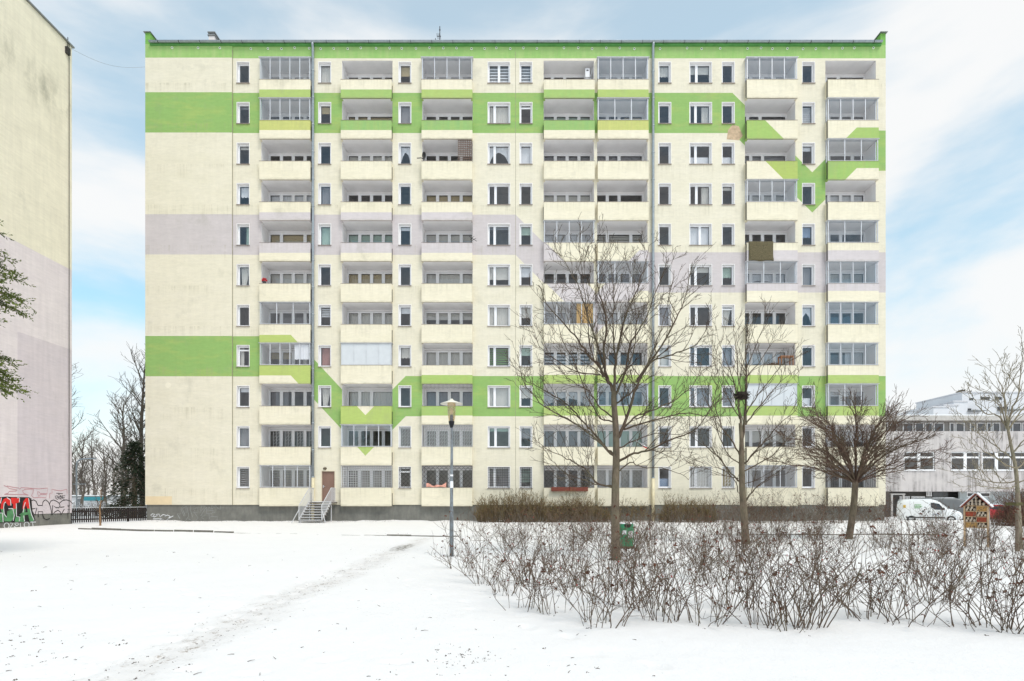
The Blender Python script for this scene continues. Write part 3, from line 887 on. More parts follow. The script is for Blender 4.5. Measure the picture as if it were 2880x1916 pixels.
for i, (la, lb) in enumerate(LOGS):
    for r in range(11):
        pb = PB(r)
        bal = bpart('balcony', me_balc, (la, FD, pb), color=PGREEN.get((i,r), LIME))
        bpart('loggia_wall', me_recess, (la, FD, pb), bal)
        key = WIDE.get((i,r), '4')
        me, panes = cm(('bw',key), lambda: balcony_window_mesh(BAYS[key]))
        org = (la, FD+LOGGIA_D-0.03, pb+0.18)
        bw = bpart('balcony_window', me, org)
        BWIN[(i,r)] = (bw, org, panes)
        bpart('room', me_lroom, (org[0], org[1], org[2]+0.87), bw)
        for q, pn in enumerate(panes):
            bpart('balcony_pane', cm(('bp',key,q), lambda: pane_mesh(*pn, name='balcony_pane')), org, bw)
        kd = LSPEC.get((i,r)) or rand_kind(lr)
        zt = [(p[0],p[1],0.92,p[3]) for p in panes]
        dress(bw, org, zt, kd, i*31+r)
        if r in GLAZED.get(i, {}):
            n = GLAZED[i][r]
            gm_, xs_, H, f, t = cm(('gf',n), lambda: glazing_frame_mesh(n))
            w0 = (la, FD, pb+PH+0.017)
            bpart('glazing_frame', gm_, w0, bal)
            op = (i,r) in OPAQUE
            for q in range(n):
                pm = cm(('gp',n,q,op), lambda: pane_mesh(xs_[q]+t, xs_[q+1], t, H-t, f+0.025, M_PANEL if op else M_GLAZE, 'glazing_panel'))
                bpart('glazing_panel', pm, w0, bal)
            for side in (0,1):
                def sp():
                    m = MB(); x = 0.045 if side == 0 else LW-0.045
                    m.quad((x,f+t,t),(x,-t,t),(x,-t,H-t),(x,f+t,H-t)); return m.mesh('side_panel', M_GLAZE)
                bpart('side_panel', cm(('sp',side), sp), w0, bal)
            if op and i == 5:
                bpart('curtain', cm(('opc',), lambda: curtain_mesh(LW-0.2,H-0.1,22,0.03,0.0,2)), (la+0.1, FD-PROUD+0.16, pb+PH+0.05), bal, color=WHITE_)
    # soffit under the roof above the topmost loggia
    m = MB(); m.box(0.001, LW-0.001, 0.006, LOGGIA_D, 0.004, 0.1)
    bpart('loggia_ceiling', m.mesh('loggia_ceiling', M_LOGGIA), (la, FD, PB(11)))
# orange curtain in a glazed loggia, white sheets in another
cu = cm(('oc',), lambda: curtain_mesh(1.15,1.42,9,0.03,0.0,4))
bpart('curtain', cu, (LOGS[3][0]+2.25, FD-PROUD+0.14, PB(4)+PH+0.05), color=srgb(206,168,104))
cu = cm(('wc',), lambda: curtain_mesh(1.0,1.05,7,0.02,0.0,4))
bpart('curtain', cu, (LOGS[0][0]+2.35, FD-PROUD+0.14, PB(3)+PH+0.42), color=WHITE_)
# grilles on loggias and on loggia windows
for (i, r, kind, mm) in ((1,0,'grid',M_GRILLE_W),(2,0,'diamond',M_GRILLE),(2,1,'wave',M_GRILLE_W),(3,0,'diamond',M_GRILLE),(6,0,'bars',M_GRILLE)):
    me = cm(('lg',kind,mm.name), lambda: grille_mesh('balcony_grille', LW-0.06, PITCH-PH-0.06, kind, mm))
    bpart('balcony_grille', me, (LOGS[i][0]+0.03, FD-PROUD+0.06, PB(r)+PH+0.03))
for (i, r, kind, mm) in ((0,1,'wave',M_GRILLE_W),(4,0,'diamond',M_GRILLE_W)):
    bw, org, panes = BWIN[(i,r)]
    for (a,b,z0,z1) in panes:
        me = cm(('bg',kind,round(b-a,2)), lambda: grille_mesh('grille', round(b-a,2), z1-0.92, kind, mm))
        bpart('grille', me, (org[0]+a, org[1]-0.03, org[2]+0.92), bw)
# bird fringe above one loggia
m = MB()
for k in range(38):
    x = 0.06 + k*(LW-0.12)/37
    m.bar((x,-PROUD+0.05,0),(x,-PROUD+0.05,-0.34-0.03*math.sin(k*1.7)),0.012)
m.bar((0.03,-PROUD+0.05,-0.02),(LW-0.03,-PROUD+0.05,-0.02),0.02)
bpart('bird_fringe', m.mesh('bird_fringe', M_DARKMETAL), (LOGS[2][0], FD, PB(3)))

# door and lamp above it
m = MB(); m.box(0, DOOR[1]-DOOR[0], 0.10, 0.16, 0, DOOR[3]-DOOR[2])
door = bpart('door', m.mesh('door', mat('brown_door_paint', srgb(132,104,92), 0.55, var=0.08, scale=1.5)), (DOOR[0], FD, DOOR[2]))
m = MB(); w, h = DOOR[1]-DOOR[0], DOOR[3]-DOOR[2]
m.box(-0.06,0,-0.012,0.16,0,h+0.06); m.box(w,w+0.06,-0.012,0.16,0,h+0.06); m.box(0,w,-0.012,0.16,h,h+0.06)
bpart('door_frame', m.mesh('door_frame', mat('door_frame_paint', srgb(220,208,186), 0.7)), (DOOR[0], FD, DOOR[2]), door)
m = MB(); m.box(0.06,0.10,0.07,0.10,0.95,1.13); m.bar((0.08,0.05,1.05),(0.22,0.05,1.05),0.022); m.bar((0.08,0.05,1.05),(0.08,0.1,1.05),0.02)
bpart('door_handle', m.mesh('door_handle', M_ALU), (DOOR[0], FD, DOOR[2]), door)
m = MB(); m.lathe([(0.0,0.14),(0.06,0.13),(0.11,0.08),(0.13,0.02),(0.13,0.0)], 14); m.v = [(a,-c,b*0.75) for a,b,c in m.v]
bpart('bulkhead_lamp', m.mesh('bulkhead_lamp', mat('bulkhead_lamp', srgb(96,86,70), 0.4), True), (FX(914), FD, FZ(1318)))

# graffiti on the plinth
def ribbon(m, pts, w, f):
    """flat painted stroke through 2-D points; f maps (a,b) to 3-D"""
    q = [Vector(p) for p in pts]
    L, R = [], []
    for i in range(len(q)):
        d = (q[min(i+1,len(q)-1)] - q[max(i-1,0)])
        if d.length < 1e-6: d = Vector((1,0))
        d.normalize(); nrm = Vector((-d.y, d.x))*(w/2)
        L.append(f(*(q[i]+nrm))); R.append(f(*(q[i]-nrm)))
    for i in range(len(q)-1): m.quad(L[i], R[i], R[i+1], L[i+1])
def zp8(a, b): return (FX(390+a/7.603), FZ(1400+b/7.603))
m = MB()
for s in ([(250,380),(290,345),(340,355),(300,400),(260,390),(330,412),(400,380),(360,360),(430,350),(450,410),(520,360),(590,380),(540,410),(610,372),(672,400),(620,450),(585,480),(660,430),(735,390)],[(300,455),(420,450),(540,462),(460,438),(455,480)]):
    m = MB(); ribbon(m, [zp8(*p) for p in s], 0.055, lambda a,b: (a, FD+0.024, b))
    bpart('graffiti', m.mesh('graffiti', mat('white_spray', srgb(212,214,216), 0.7)))
gi = 0
for s in ([(880,450),(850,380),(900,330),(820,345),(870,450)],[(900,240),(960,390),(990,385),(930,240),(990,200),(900,240),(940,170),(1000,175),(1012,330),(970,330)],
 [(1020,170),(1070,400),(1040,430),(1000,490)],[(1100,170),(1100,260),(1150,420)],[(1100,180),(1190,175),(1160,250),(1250,210),(1270,310),(1160,315),(1200,270)],[(1190,320),(1270,440),(1210,500)],
 [(1350,170),(1300,330),(1400,200),(1440,210),(1320,390),(1440,350),(1340,420),(1390,460)],[(1450,200),(1450,340),(1570,345),(1570,310),(1630,315)],[(1450,265),(1600,270)],[(1330,180),(1440,180)],
 [(1480,240),(1500,190),(1530,240)],[(1545,200),(1565,170),(1595,195),(1585,235),(1555,235),(1545,200)],[(1620,230),(1640,160),(1690,230),(1750,250),(1750,160)],[(1500,350),(1510,450),(1540,400),(1680,410),(1670,490)],[(1060,450),(1130,490),(1210,495)]):
    gi += 1; m = MB(); ribbon(m, [zp8(*p) for p in s], 0.028, lambda a,b: (a, FD+0.0235-gi*0.0003, b))
    bpart('graffiti', m.mesh('graffiti', mat('grey_spray', srgb(150,152,150), 0.7)))

# roof fittings
def loc_roof(px, d): return ((px-CX)*d/FPX, d, Z_TOP+0.09)
x, y, z = loc_roof(595, 40.5)
ch = thing('chimney_stack', 'pale rendered chimney stack with flat caps on the roof', 'chimney', (x,y,z))
m = MB(); m.box(-0.2,0.2,0,1.8,0,0.93); link('shaft', m.mesh('shaft', mat('pale_chimney', srgb(222,216,214), 0.9)), ch)
m = MB(); m.box(-0.26,0.26,-0.06,1.86,0.931,1.0); m.box(-0.2,0.2,0,1.8,1.001,1.12); m.box(-0.26,0.26,-0.06,1.86,1.121,1.2); link('cap', m.mesh('cap', M_TIN), ch)
x, y, z = loc_roof(1237, 41.0)
an = thing('roof_antenna', 'thin dark aerial mast standing on the roof edge', 'antenna', (x,y,z))
m = MB(); m.tube([Vector((0,0,0)),Vector((0,0,2.0))], 0.03, 6); link('mast', m.mesh('mast', M_DARKMETAL), an)
m = MB(); m.bar((-0.2,0,1.3),(0.08,0,1.3),0.03)
for k in range(5): m.bar((-0.2+k*0.06,-0.25,1.3),(-0.2+k*0.06,0.25,1.3),0.015)
m.bar((-0.05,0,1.75),(0.05,0,1.75),0.05); link('aerial', m.mesh('aerial', M_DARKMETAL), an)
x, y, z = loc_roof(1229, 41.0)
an2 = thing('satellite_bracket', 'small leaning antenna rod beside the aerial mast', 'antenna', (x,y,z))
m = MB(); m.tube([Vector((0.25,0,0)),Vector((-0.12,0,1.15))], 0.02, 6); link('rod', m.mesh('rod', M_DARKMETAL), an2)
m = MB(); m.lathe([(0.0,0.05),(0.12,0.03),(0.16,0.0)],10,(0.0,-0.02,0.78)); link('dish', m.mesh('dish', M_DARKMETAL), an2)

# ------------------------------------------------------------------ things on the balconies
def at_log(i, r, dx, dy=-PROUD, dz=PH+0.017): return (LOGS[i][0]+dx, FD+dy, PB(r)+dz)
# rug over the parapet
x, y, z = at_log(5, 6, 0.12)
rug = thing('hanging_rug', 'dark olive shaggy rug hung over a balcony parapet', 'rug', (x,y,z))
t = NT('shaggy_rug'); n = t.noise(t.objco(), 22, 5, 0.75)
t.l.new(t.mix(t.mrange(n,0.35,0.65,0,1), srgb(72,66,46), srgb(122,112,84)), t.b.inputs['Base Color']); t.b.inputs['Roughness'].default_value = 1; t.bump(n, 1.0, 0.04)
m = MB(); nx_, nz_ = 14, 10; rr = random.Random(4)
gv = []
for s_ in (0,1):
    for j in range(nz_+1):
        for i2 in range(nx_+1):
            zz = -1.28*j/nz_; yy = -0.03 - 0.05*s_ - 0.012*math.sin(i2*1.1+j*0.4) 
            gv.append((1.66*i2/nx_ + (0.03 if j>8 else 0)*math.sin(i2), yy if j else yy+0.0, zz + (0.02*math.sin(i2*0.7) if j == nz_ else 0)))
m.v = gv; N = (nx_+1)*(nz_+1)
for j in range(nz_):
    for i2 in range(nx_):
        a = j*(nx_+1)+i2
        m.f.append((N+a, N+a+1, N+a+nx_+2, N+a+nx_+1)); m.f.append((a+nx_+1, a+nx_+2, a+1, a))
for i2 in range(nx_):
    b_ = nz_*(nx_+1)+i2
    m.f.append((i2, i2+1, N+i2+1, N+i2)); m.f.append((N+b_, N+b_+1, b_+1, b_))
for j in range(nz_):
    a = j*(nx_+1); c_ = a+nx_
    m.f.append((a, N+a, N+a+nx_+1, a+nx_+1)); m.f.append((c_+nx_+1, N+c_+nx_+1, N+c_, c_))
m.m = [0]*len(m.f)
link('pile', m.mesh('pile', t.mat, True), rug)
m = MB(); m.box(0,1.66,-0.08,0.16,0.002,0.045); link('fold', m.mesh('fold', t.mat), rug)
# air conditioner
x, y, z = at_log(3, 10, 2.93, 0.30, 1.62)
ac = thing('air_conditioner', 'white air conditioner box on the side wall of a top floor loggia', 'air conditioner', (x,y,z))
m = MB(); m.box(0,0.30,0,0.80,0.28,0.88); link('housing', m.mesh('housing', M_PVC), ac)
m = MB(); m.box(0.08,0.22,-0.012,0,0.70,0.78); link('label_plate', m.mesh('label_plate', M_DARKMETAL), ac)
m = MB(); m.box(0.01,0.45,0.1,0.15,0.2,0.24); m.box(0.01,0.45,0.6,0.65,0.2,0.24); m.box(0.05,0.25,0.1,0.65,0.24,0.279); link('bracket', m.mesh('bracket', M_PVC), ac)
m = MB(); m.tube([Vector((0.3,0.3,0.45)),Vector((0.42,0.25,0.55)),Vector((0.5,0.2,0.85)),Vector((0.52,0.2,1.0))], 0.035, 8); link('hose', m.mesh('hose', M_PVC, True), ac)
# flag
x, y, z = at_log(4, 1, 2.95, -PROUD-0.02)
fl = thing('flag', 'small white and red flag on a stick leaning out of a low balcony', 'flag', (x,y,z))
m = MB(); m.tube([Vector((-0.35,0.1,0.42)),Vector((0.32,-0.12,0.05))], 0.012, 6); link('pole', m.mesh('pole', M_PVC), fl)
for (nm, col, a0, a1) in (('white_stripe', srgb(235,235,235), 0.0, 0.24), ('red_stripe', srgb(206,24,44), 0.24, 0.48)):
    m = MB(); n = 6
    pr = []
    for k in range(n+1):
        s_ = k/n; px_ = -0.05+0.36*s_; pz = 0.25-0.2*s_
        yy = -0.02-0.13*s_*0.8 + 0.02*math.sin(s_*9)
        pr.append(((px_+a0*0.5, yy, pz-a0*0.55-0.02), (px_+a1*0.5, yy-0.02, pz-a1*0.55-0.02)))
    for (p1,q1),(p2,q2) in zip(pr[:-1],pr[1:]):
        m.quad(p1,q1,q2,p2); m.quad((p2[0],p2[1]+0.006,p2[2]),(q2[0],q2[1]+0.006,q2[2]),(q1[0],q1[1]+0.006,q1[2]),(p1[0],p1[1]+0.006,p1[2]))
    link(nm, m.mesh(nm, mat(nm, col, 0.8, var=0.05), True), fl)
# planter boxes
for q, xx in enumerate((0.50, 1.76)):
    x, y, z = at_log(3, 0, xx, -PROUD-0.001)
    lab = ('left', 'right')[q]
    pl = thing('planter_box', f'{lab} of two long red-brown planter boxes hung on a ground floor balcony', 'planter', (x,y,z), group='planter boxes on the balcony')
    m = MB(); m.box(0,1.24,-0.24,-0.21,-0.26,0.02); m.box(0,1.24,-0.03,0,-0.26,0.02); m.box(0,0.03,-0.21,-0.03,-0.26,0.02); m.box(1.21,1.24,-0.21,-0.03,-0.26,0.02); m.box(0.03,1.21,-0.21,-0.03,-0.26,-0.24)
    link('box', m.mesh('box', mat('red_brown_wood', srgb(122,66,54), 0.7, var=0.15, scale=5, stretch=(0.4,3,3))), pl)
    m = MB(); m.box(0.03,1.21,-0.209,-0.031,-0.23,-0.02); link('soil', m.mesh('soil', mat('soil', srgb(70,58,48), 1, bump=0.8, scale=20)), pl)
# pink cloth
x, y, z = at_log(2, 0, 0.33, -PROUD+0.02)
pc = MB(); nn = 26
pr = []
cr = random.Random(9)
for k in range(nn+1):
    s_ = k/nn
    top = 0.30 + 0.05*math.sin(s_*14) - 0.16*math.sin(math.pi*s_) + cr.uniform(-0.02,0.02)
    pr.append((1.36*s_, -0.02+0.05*math.sin(s_*21), top, 0.02+0.02*math.sin(s_*11)))
for s_ in (0,1):
    o = len(pc.v)
    for (a,b,c,d) in pr: pc.v += [(a,b+0.06*s_,c),(a,b+0.07*s_-0.03,(c+d)/2),(a,b+0.06*s_,d)]
    for k in range(nn):
        for j in (0,1):
            f = (o+3*k+j+1, o+3*k+3+j+1, o+3*k+3+j, o+3*k+j)
            pc.f.append(f if s_ == 0 else f[::-1]); pc.m.append(0)
tag(link('crumpled_cloth', pc.mesh('crumpled_cloth', mat('pink_cloth', srgb(226,166,148), 0.95, var=0.15, scale=8), True), None, (x,y,z)), 'pink cloth crumpled behind the grille of a ground floor balcony', 'cloth')
# lattice trellis
x, y, z = at_log(2, 8, LW-1.0, -PROUD+0.10)
tr = thing('trellis', 'brown wooden lattice filling the right end of an open balcony', 'trellis', (x,y,z))
M_TREL = mat('trellis_wood', srgb(122,104,94), 0.85)
mv = MB(); mv.box(-0.018,0.018,0,0.02,0,1.50); me_v = mv.mesh('lath', M_TREL)
mh = MB(); mh.box(0,0.96,-0.02,0,-0.018,0.018); me_h = mh.mesh('crosspiece', M_TREL)
for k in range(8): link('lath', me_v, tr, (0.02+k*0.13,0,0))
for k in range(11): link('crosspiece', me_h, tr, (0,0,0.05+k*0.14))
# wooden shelf frame and dry plant
x, y, z = at_log(5, 3, 1.75, -PROUD+0.16, 0.20)
sh = thing('shelf_frame', 'brown wooden frame standing in the corner of an open balcony', 'shelf', (x+0.68,y,z))
M_SHELF = mat('shelf_wood', srgb(146,98,66), 0.8, var=0.2, scale=6)
for (a,b) in ((0,0),(0.8,0),(0,0.45),(0.8,0.45)):
    m = MB(); m.box(a,a+0.06,b,b+0.06,0,1.78); link('post', m.mesh('post', M_SHELF), sh)
m = MB(); m.box(0.061,0.8,0,0.05,1.70,1.775); m.box(0.061,0.8,0.455,0.505,1.70,1.775); m.box(0.061,0.8,0.02,0.5,0.9,0.94); m.box(0.0,0.06,0.061,0.449,1.70,1.775); m.box(0.8,0.86,0.061,0.449,1.70,1.775)
link('rail', m.mesh('rail', M_SHELF), sh)
m = MB(); pr_ = random.Random(6)
for k in range(90):
    a = pr_.uniform(0,6.28); e = pr_.uniform(0.2,1.2); L = pr_.uniform(0.3,0.75)
    p0 = Vector((pr_.uniform(-0.1,0.1),pr_.uniform(-0.05,0.05),1.0)); d = Vector((math.cos(a)*math.cos(e),math.sin(a)*math.cos(e)*0.35,math.sin(e)*0.8))
    m.tube([p0, p0+d*L*0.6, p0+d*L+Vector((0,0,-0.12))], [0.02,0.022,0.008], 4)
m.lathe([(0.0,0.0),(0.16,0.0),(0.2,0.95),(0.0,1.05)],8)
x, y, z = at_log(5, 3, 1.95, -PROUD+0.35, 0.20)
tag(link('dry_plant', m.mesh('dry_plant', mat('dry_plant', srgb(98,74,54), 0.95, var=0.3)), None, (x,y,z)), 'dry brown potted plant beside the wooden frame on a balcony', 'plant')
# dish and aerial on the parapet
x, y, z = at_log(2, 8, 0.12, -PROUD+0.03)
di = thing('satellite_dish', 'dark satellite dish clamped to the left end of a balcony parapet', 'satellite dish', (x,y,z))
m = MB(); m.lathe([(0.0,0.0),(0.14,0.02),(0.22,0.07),(0.26,0.12)],14); m.v = [(a*0.5+0.06, -c, b+0.32) for a,b,c in m.v]; link('reflector', m.mesh('reflector', M_DARKMETAL, True), di)
m = MB(); m.bar((0,0.02,0),(0.05,0.02,0.35),0.03); m.tube([Vector((0.05,0,0.12)),Vector((-0.12,-0.2,0.1)),Vector((-0.42,-0.1,0.14))],0.03,5); link('arm', m.mesh('arm', M_DARKMETAL), di)
x, y, z = at_log(2, 6, LW-0.06, -PROUD+0.02)
ae = thing('balcony_aerial', 'dark crossed antenna fixed to the right end of a lavender balcony', 'antenna', (x,y,z))
m = MB(); m.tube([Vector((0,0.03,0)),Vector((0,0.0,0.35))],0.015,5); link('mast', m.mesh('mast', M_DARKMETAL), ae)
m = MB(); m.bar((-0.15,0,0.42),(0.36,-0.1,0.05),0.03); m.bar((-0.1,0,0.2),(0.2,-0.05,0.42),0.02); m.bar((0.05,-0.1,0.1),(0.3,-0.1,0.25),0.025); link('element', m.mesh('element', M_DARKMETAL), ae)
# red flowers
x, y, z = at_log(0, 5, 0.30, -PROUD+0.07)
fp = thing('flower_pot', 'pot of red flowers on the left end of a balcony parapet', 'flower pot', (x,y,z))
m = MB(); m.lathe([(0.0,0.0),(0.10,0.0),(0.13,0.14),(0.0,0.13)],10); link('pot', m.mesh('pot', mat('dark_pot', srgb(70,66,70), 0.7)), fp)
m = MB()
for k in range(40):
    a = pr_.uniform(0,6.28); q = pr_.uniform(0,0.24); c0 = Vector((math.cos(a)*q, math.sin(a)*q*0.5, 0.17+pr_.uniform(0,0.2)))
    m.add([c0+Vector((0.05,0,0)),c0+Vector((0,0.04,0.02)),c0+Vector((-0.05,0,0)),c0+Vector((0,-0.03,0.045)),c0+Vector((0,0,-0.05))],[(0,1,3),(1,2,3),(0,3,4),(3,2,4),(1,0,4),(2,1,4)])
link('blossom', m.mesh('blossom', mat('red_petals', srgb(190,60,66), 0.8, var=0.3, scale=12)), fp)

# ------------------------------------------------------------------ entrance stairs
ST = Vector((-12.92, FD, 0))
st = thing('entrance_stairs', 'grey steel stairs with white railings leading up to the brown door', 'stairs', ST)
M_STEP = mat('steel_tread', srgb(118,112,106), 0.7, 0.2, var=0.2)
M_RAIL = mat('pale_railing', srgb(206,206,208), 0.45, 0.2, var=0.1)
HWID = 0.82
m = MB(); m.box(-HWID, HWID, -1.05, -0.02, 1.26, 1.33)
ld = link('landing', m.mesh('landing', M_STEP), st)
m = MB(); m.box(-HWID+0.03, HWID-0.03, -1.03, -0.05, 1.331, 1.36); link('snow_cover', m.mesh('snow_cover', M_SNOWCAP), ld)
mt = MB(); mt.box(-HWID+0.02, HWID-0.02, -0.16, 0.14, -0.055, 0); me_t = mt.mesh('tread', M_STEP)
ms = MB(); ms.box(-HWID+0.06, HWID-0.08, -0.14, 0.13, 0.001, 0.022); me_ts = ms.mesh('snow_cover', M_SNOWCAP)
NS = 7
for k in range(NS):
    td = link('tread', me_t, st, (0, -1.24-0.27*k, 1.33-0.166*(k+1)))
    link('snow_cover', me_ts, td)
y_end = -1.24-0.27*(NS-1)
for s in (-1, 1):
    x = s*(HWID-0.09) - 0.02
    m = MB(); m.bar((x,-1.0,1.28),(x,y_end-0.12,0.16),0.05,0.10); link('stringer', m.mesh('stringer', M_RAIL), st)
    m = MB()
    m.tube([Vector((x,-0.08,2.28)),Vector((x,-1.02,2.28)),Vector((x,y_end-0.1,1.12)),Vector((x,y_end-0.1,0.25))],0.026,8)
    m.tube([Vector((x,-0.08,1.44)),Vector((x,-1.02,1.44)),Vector((x,y_end-0.1,0.25))],0.02,6)
    rl = link('handrail', m.mesh('handrail', M_RAIL), st)
    mb_ = MB(); mb_.box(-0.009,0.009,-0.009,0.009,0,0.84); me_b = mb_.mesh('baluster', M_RAIL)
    for k in range(8): link('baluster', me_b, rl, (x,-0.1-0.125*k,1.44))
    for k in range(13):
        t_ = (k+0.5)/13; yy = -1.02+(y_end-0.1+1.02)*t_; link('baluster', me_b, rl, (x, yy, 1.44+(0.25-1.44)*t_+0.01))
    m = MB(); m.bar((x,y_end-0.1,0.85),(x+s*0.35,y_end-0.42,0.0),0.035); link('brace', m.mesh('brace', M_RAIL), st)
    m = MB(); m.bar((x,-0.98,1.27),(x,-0.98,-0.05),0.05); link('leg', m.mesh('leg', M_RAIL), st)
    m = MB(); m.bar((x,y_end-0.05,0.24),(x,y_end-0.05,-0.05),0.05); link('leg', m.mesh('leg', M_RAIL), st)

# ------------------------------------------------------------------ neighbouring gable on the left
GX = -27.06; GY1 = 35.5; GTOP = 29.3
NB = Vector((GX-6, GY1-5.5, 0))
nb = thing('apartment_building', 'windowless cream and lavender gable end with graffiti at its foot', 'apartment block', NB)
def gable_mat():
    t = NT('gable_render'); p = t.pos(); x, y, z = t.sep(p)
    n1 = t.noise(t.mapping(p,(1,0.5,1.4)), 0.9, 6, 0.65)
    n2 = t.noise(t.mapping(p,(4,4,0.4)), 1.0, 4, 0.6)
    n3 = t.noise(t.mapping(p,(1,0.5,3.0),(3,1,7)), 3.0, 6, 0.7)
    cream = t.mix(t.mrange(n1,0.3,0.7,0,1), srgb(235,228,206), srgb(225,218,197))
    lav = t.mix(t.mrange(n1,0.3,0.7,0,1), srgb(226,216,216), srgb(216,206,208))
    lav2 = t.mix(t.mrange(n1,0.3,0.7,0,1), srgb(212,201,204), srgb(204,194,199))
    low = t.math('LESS_THAN', z, 15.6)
    col = t.mix(low, cream, lav)
    pt = t.math('MULTIPLY', t.math('LESS_THAN', z, 10.7), t.math('GREATER_THAN', y, 31.6))
    col = t.mix(pt, col, lav2)
    col = t.mix(1.0, col, t.mrange(n2,0.3,0.75,1.03,0.92), 'MULTIPLY')
    col = t.mix(1.0, col, t.mrange(n3,0.3,0.7,1.04,0.92), 'MULTIPLY')
    n4 = t.noise(t.mapping(p,(1,0.7,0.35),(2,5,1)), 1.0, 5, 0.7)
    stz = t.math('MULTIPLY', t.mrange(z, 23.5, 25.0, 0, 1), t.mrange(z, 27.0, 25.6, 0, 1))
    col = t.mix(t.math('MULTIPLY', stz, t.mrange(n4,0.45,0.75,0,0.75)), col, srgb(128,126,110))
    col = t.mix(t.mrange(n4,0.62,0.8,0,0.35), col, srgb(150,148,140))
    # pale insulation-anchor dots
    v = t.n.new('ShaderNodeTexVoronoi'); t.l.new(t.mapping(p,(0.001,1.3,1.3)), v.inputs['Vector']); v.inputs['Randomness'].default_value = 0.35
    dots = t.math('MULTIPLY', t.math('LESS_THAN', v.outputs['Distance'], 0.07), t.mrange(z,17,24,0,0.5))
    col = t.mix(dots, col, srgb(236,230,206))
    t.l.new(col, t.b.inputs['Base Color']); t.b.inputs['Roughness'].default_value = 0.92
    t.bump(t.math('ADD', t.noise(p,50,3,0.6), n3), 0.3, 0.015)
    return t.mat
M_GABLE = gable_mat()
def npart(name, m, mats, parent=None, smooth=False):
    me = m.mesh(name, mats, smooth)
    return link(name, me, parent or nb, -NB if parent is None else (0,0,0))
GB = 0.68
m = MB(); m.box(GX-12, GX, GY1-11.5, GY1, GB, GTOP)
npart('wall', m, M_GABLE)
m = MB(); m.box(GX-11.95, GX-0.03, GY1-11.45, GY1-0.04, -0.5, GB-0.001)
npart('plinth', m, M_PLINTH)
m = MB(); m.box(GX-12.1, GX+0.10, GY1-11.6, GY1+0.10, GTOP+0.001, GTOP+0.09)
npart('roof', m, M_TIN)
m = MB(); m.tube([Vector((GX+0.05, GY1-0.28, GB)), Vector((GX+0.05, GY1-0.28, GTOP))], 0.018, 5)
npart('lightning_conductor', m, M_DARKMETAL)
m = MB(); m.box(GX-0.02,GX+0.16,GY1-0.55,GY1-0.30,GTOP-0.75,GTOP-0.35); m.bar((GX+0.06,GY1-0.4,GTOP-0.4),(GX+0.06,GY1-0.4,GTOP+0.3),0.03)
npart('aerial_bracket', m, M_DARKMETAL)
def zp5(a, b):
    px = a/9.065; py = 1340 + b/9.065
    d = -GX*FPX/(CX-px)
    return (d, CAM_H + (HY-py)*d/FPX)
def gw(off): return lambda y, z: (GX+off, y, z)
GI = [0]
def gone(kind, pts, w, off, mt_):
    GI[0] += 1; m = MB(); off += (GI[0] % 12)*0.0002
    if kind == 'p': gpoly(m, pts, off)
    else: gstroke(m, pts, w, off)
    npart('graffiti', m, mt_)
def gpoly(m, pts, off):
    m.prism([zp5(*p) for p in pts], lambda q: (GX+off, q[0], q[1]), lambda q: (GX+off-0.0015, q[0], q[1]))
def gstroke(m, pts, w, off):
    q = [Vector(zp5(*p)) for p in pts]
    ribbon(m, q, w, gw(off))
S_BLACK = mat('black_spray', srgb(34,32,34), 0.6); S_RED = mat('red_spray', srgb(214,46,42), 0.6, var=0.1)
S_GREEN = mat('green_spray', srgb(84,136,92), 0.65, var=0.3, scale=4, world=True); S_WHITE = mat('white_spray', (0.7,0.7,0.7)); S_PINK = mat('faded_red_spray', srgb(186,140,146), 0.8)
m = MB(); gpoly(m, [(-260,1190),(-260,560),(0,528),(180,515),(300,525),(745,535),(800,570),(822,850),(900,1118),(860,1150)], 0.005)
mural = npart('graffiti', m, S_BLACK)
m = MB()
for poly in ([(10,830),(20,700),(90,580),(180,540),(260,570),(275,740),(200,745),(150,665),(105,690),(80,830)],
             [(275,545),(490,550),(485,660),(410,690),(405,825),(335,825),(330,700),(290,690)],
             [(570,830),(590,640),(660,550),(725,560),(752,820),(692,820),(652,700),(622,830)], [(-120,545),(35,545),(5,690),(-120,690)]):
    gone('p', poly, 0, 0.008, S_RED)
m = MB()
for poly in ([(10,831),(82,831),(105,960),(172,1035),(182,890),(322,822),(352,990),(342,1080),(272,1150),(110,1150),(60,960)],
             [(335,826),(405,826),(422,1020),(500,1042),(480,1158),(372,1158),(400,1000)],
             [(602,831),(645,831),(612,1158),(500,1158),(520,1000)], [(692,821),(755,821),(862,1118),(840,1148),(750,1148),(702,930)], [(480,975),(560,925),(760,915),(770,965),(560,1000)], [(-120,930),(60,930),(80,1170),(-120,1170)]):
    gone('p', poly, 0, 0.008, S_GREEN)
m = MB()
for s in ([(160,1040),(100,960),(85,800),(100,690),(140,655)],[(275,745),(262,600),(170,540)],[(322,822),(360,990),(330,1130)],[(210,825),(322,822)],[(410,690),(415,1020),(500,1040),(485,1150)],[(430,548),(495,548),(485,660)],[(640,660),(600,780),(585,920)],[(725,560),(760,820),(800,980),(865,1125)],[(0,935),(60,935),(75,1170)],[(30,545),(5,690)],[(600,1000),(620,1150)]):
    gone('s', s, 0.045, 0.012, S_WHITE)
m = MB()
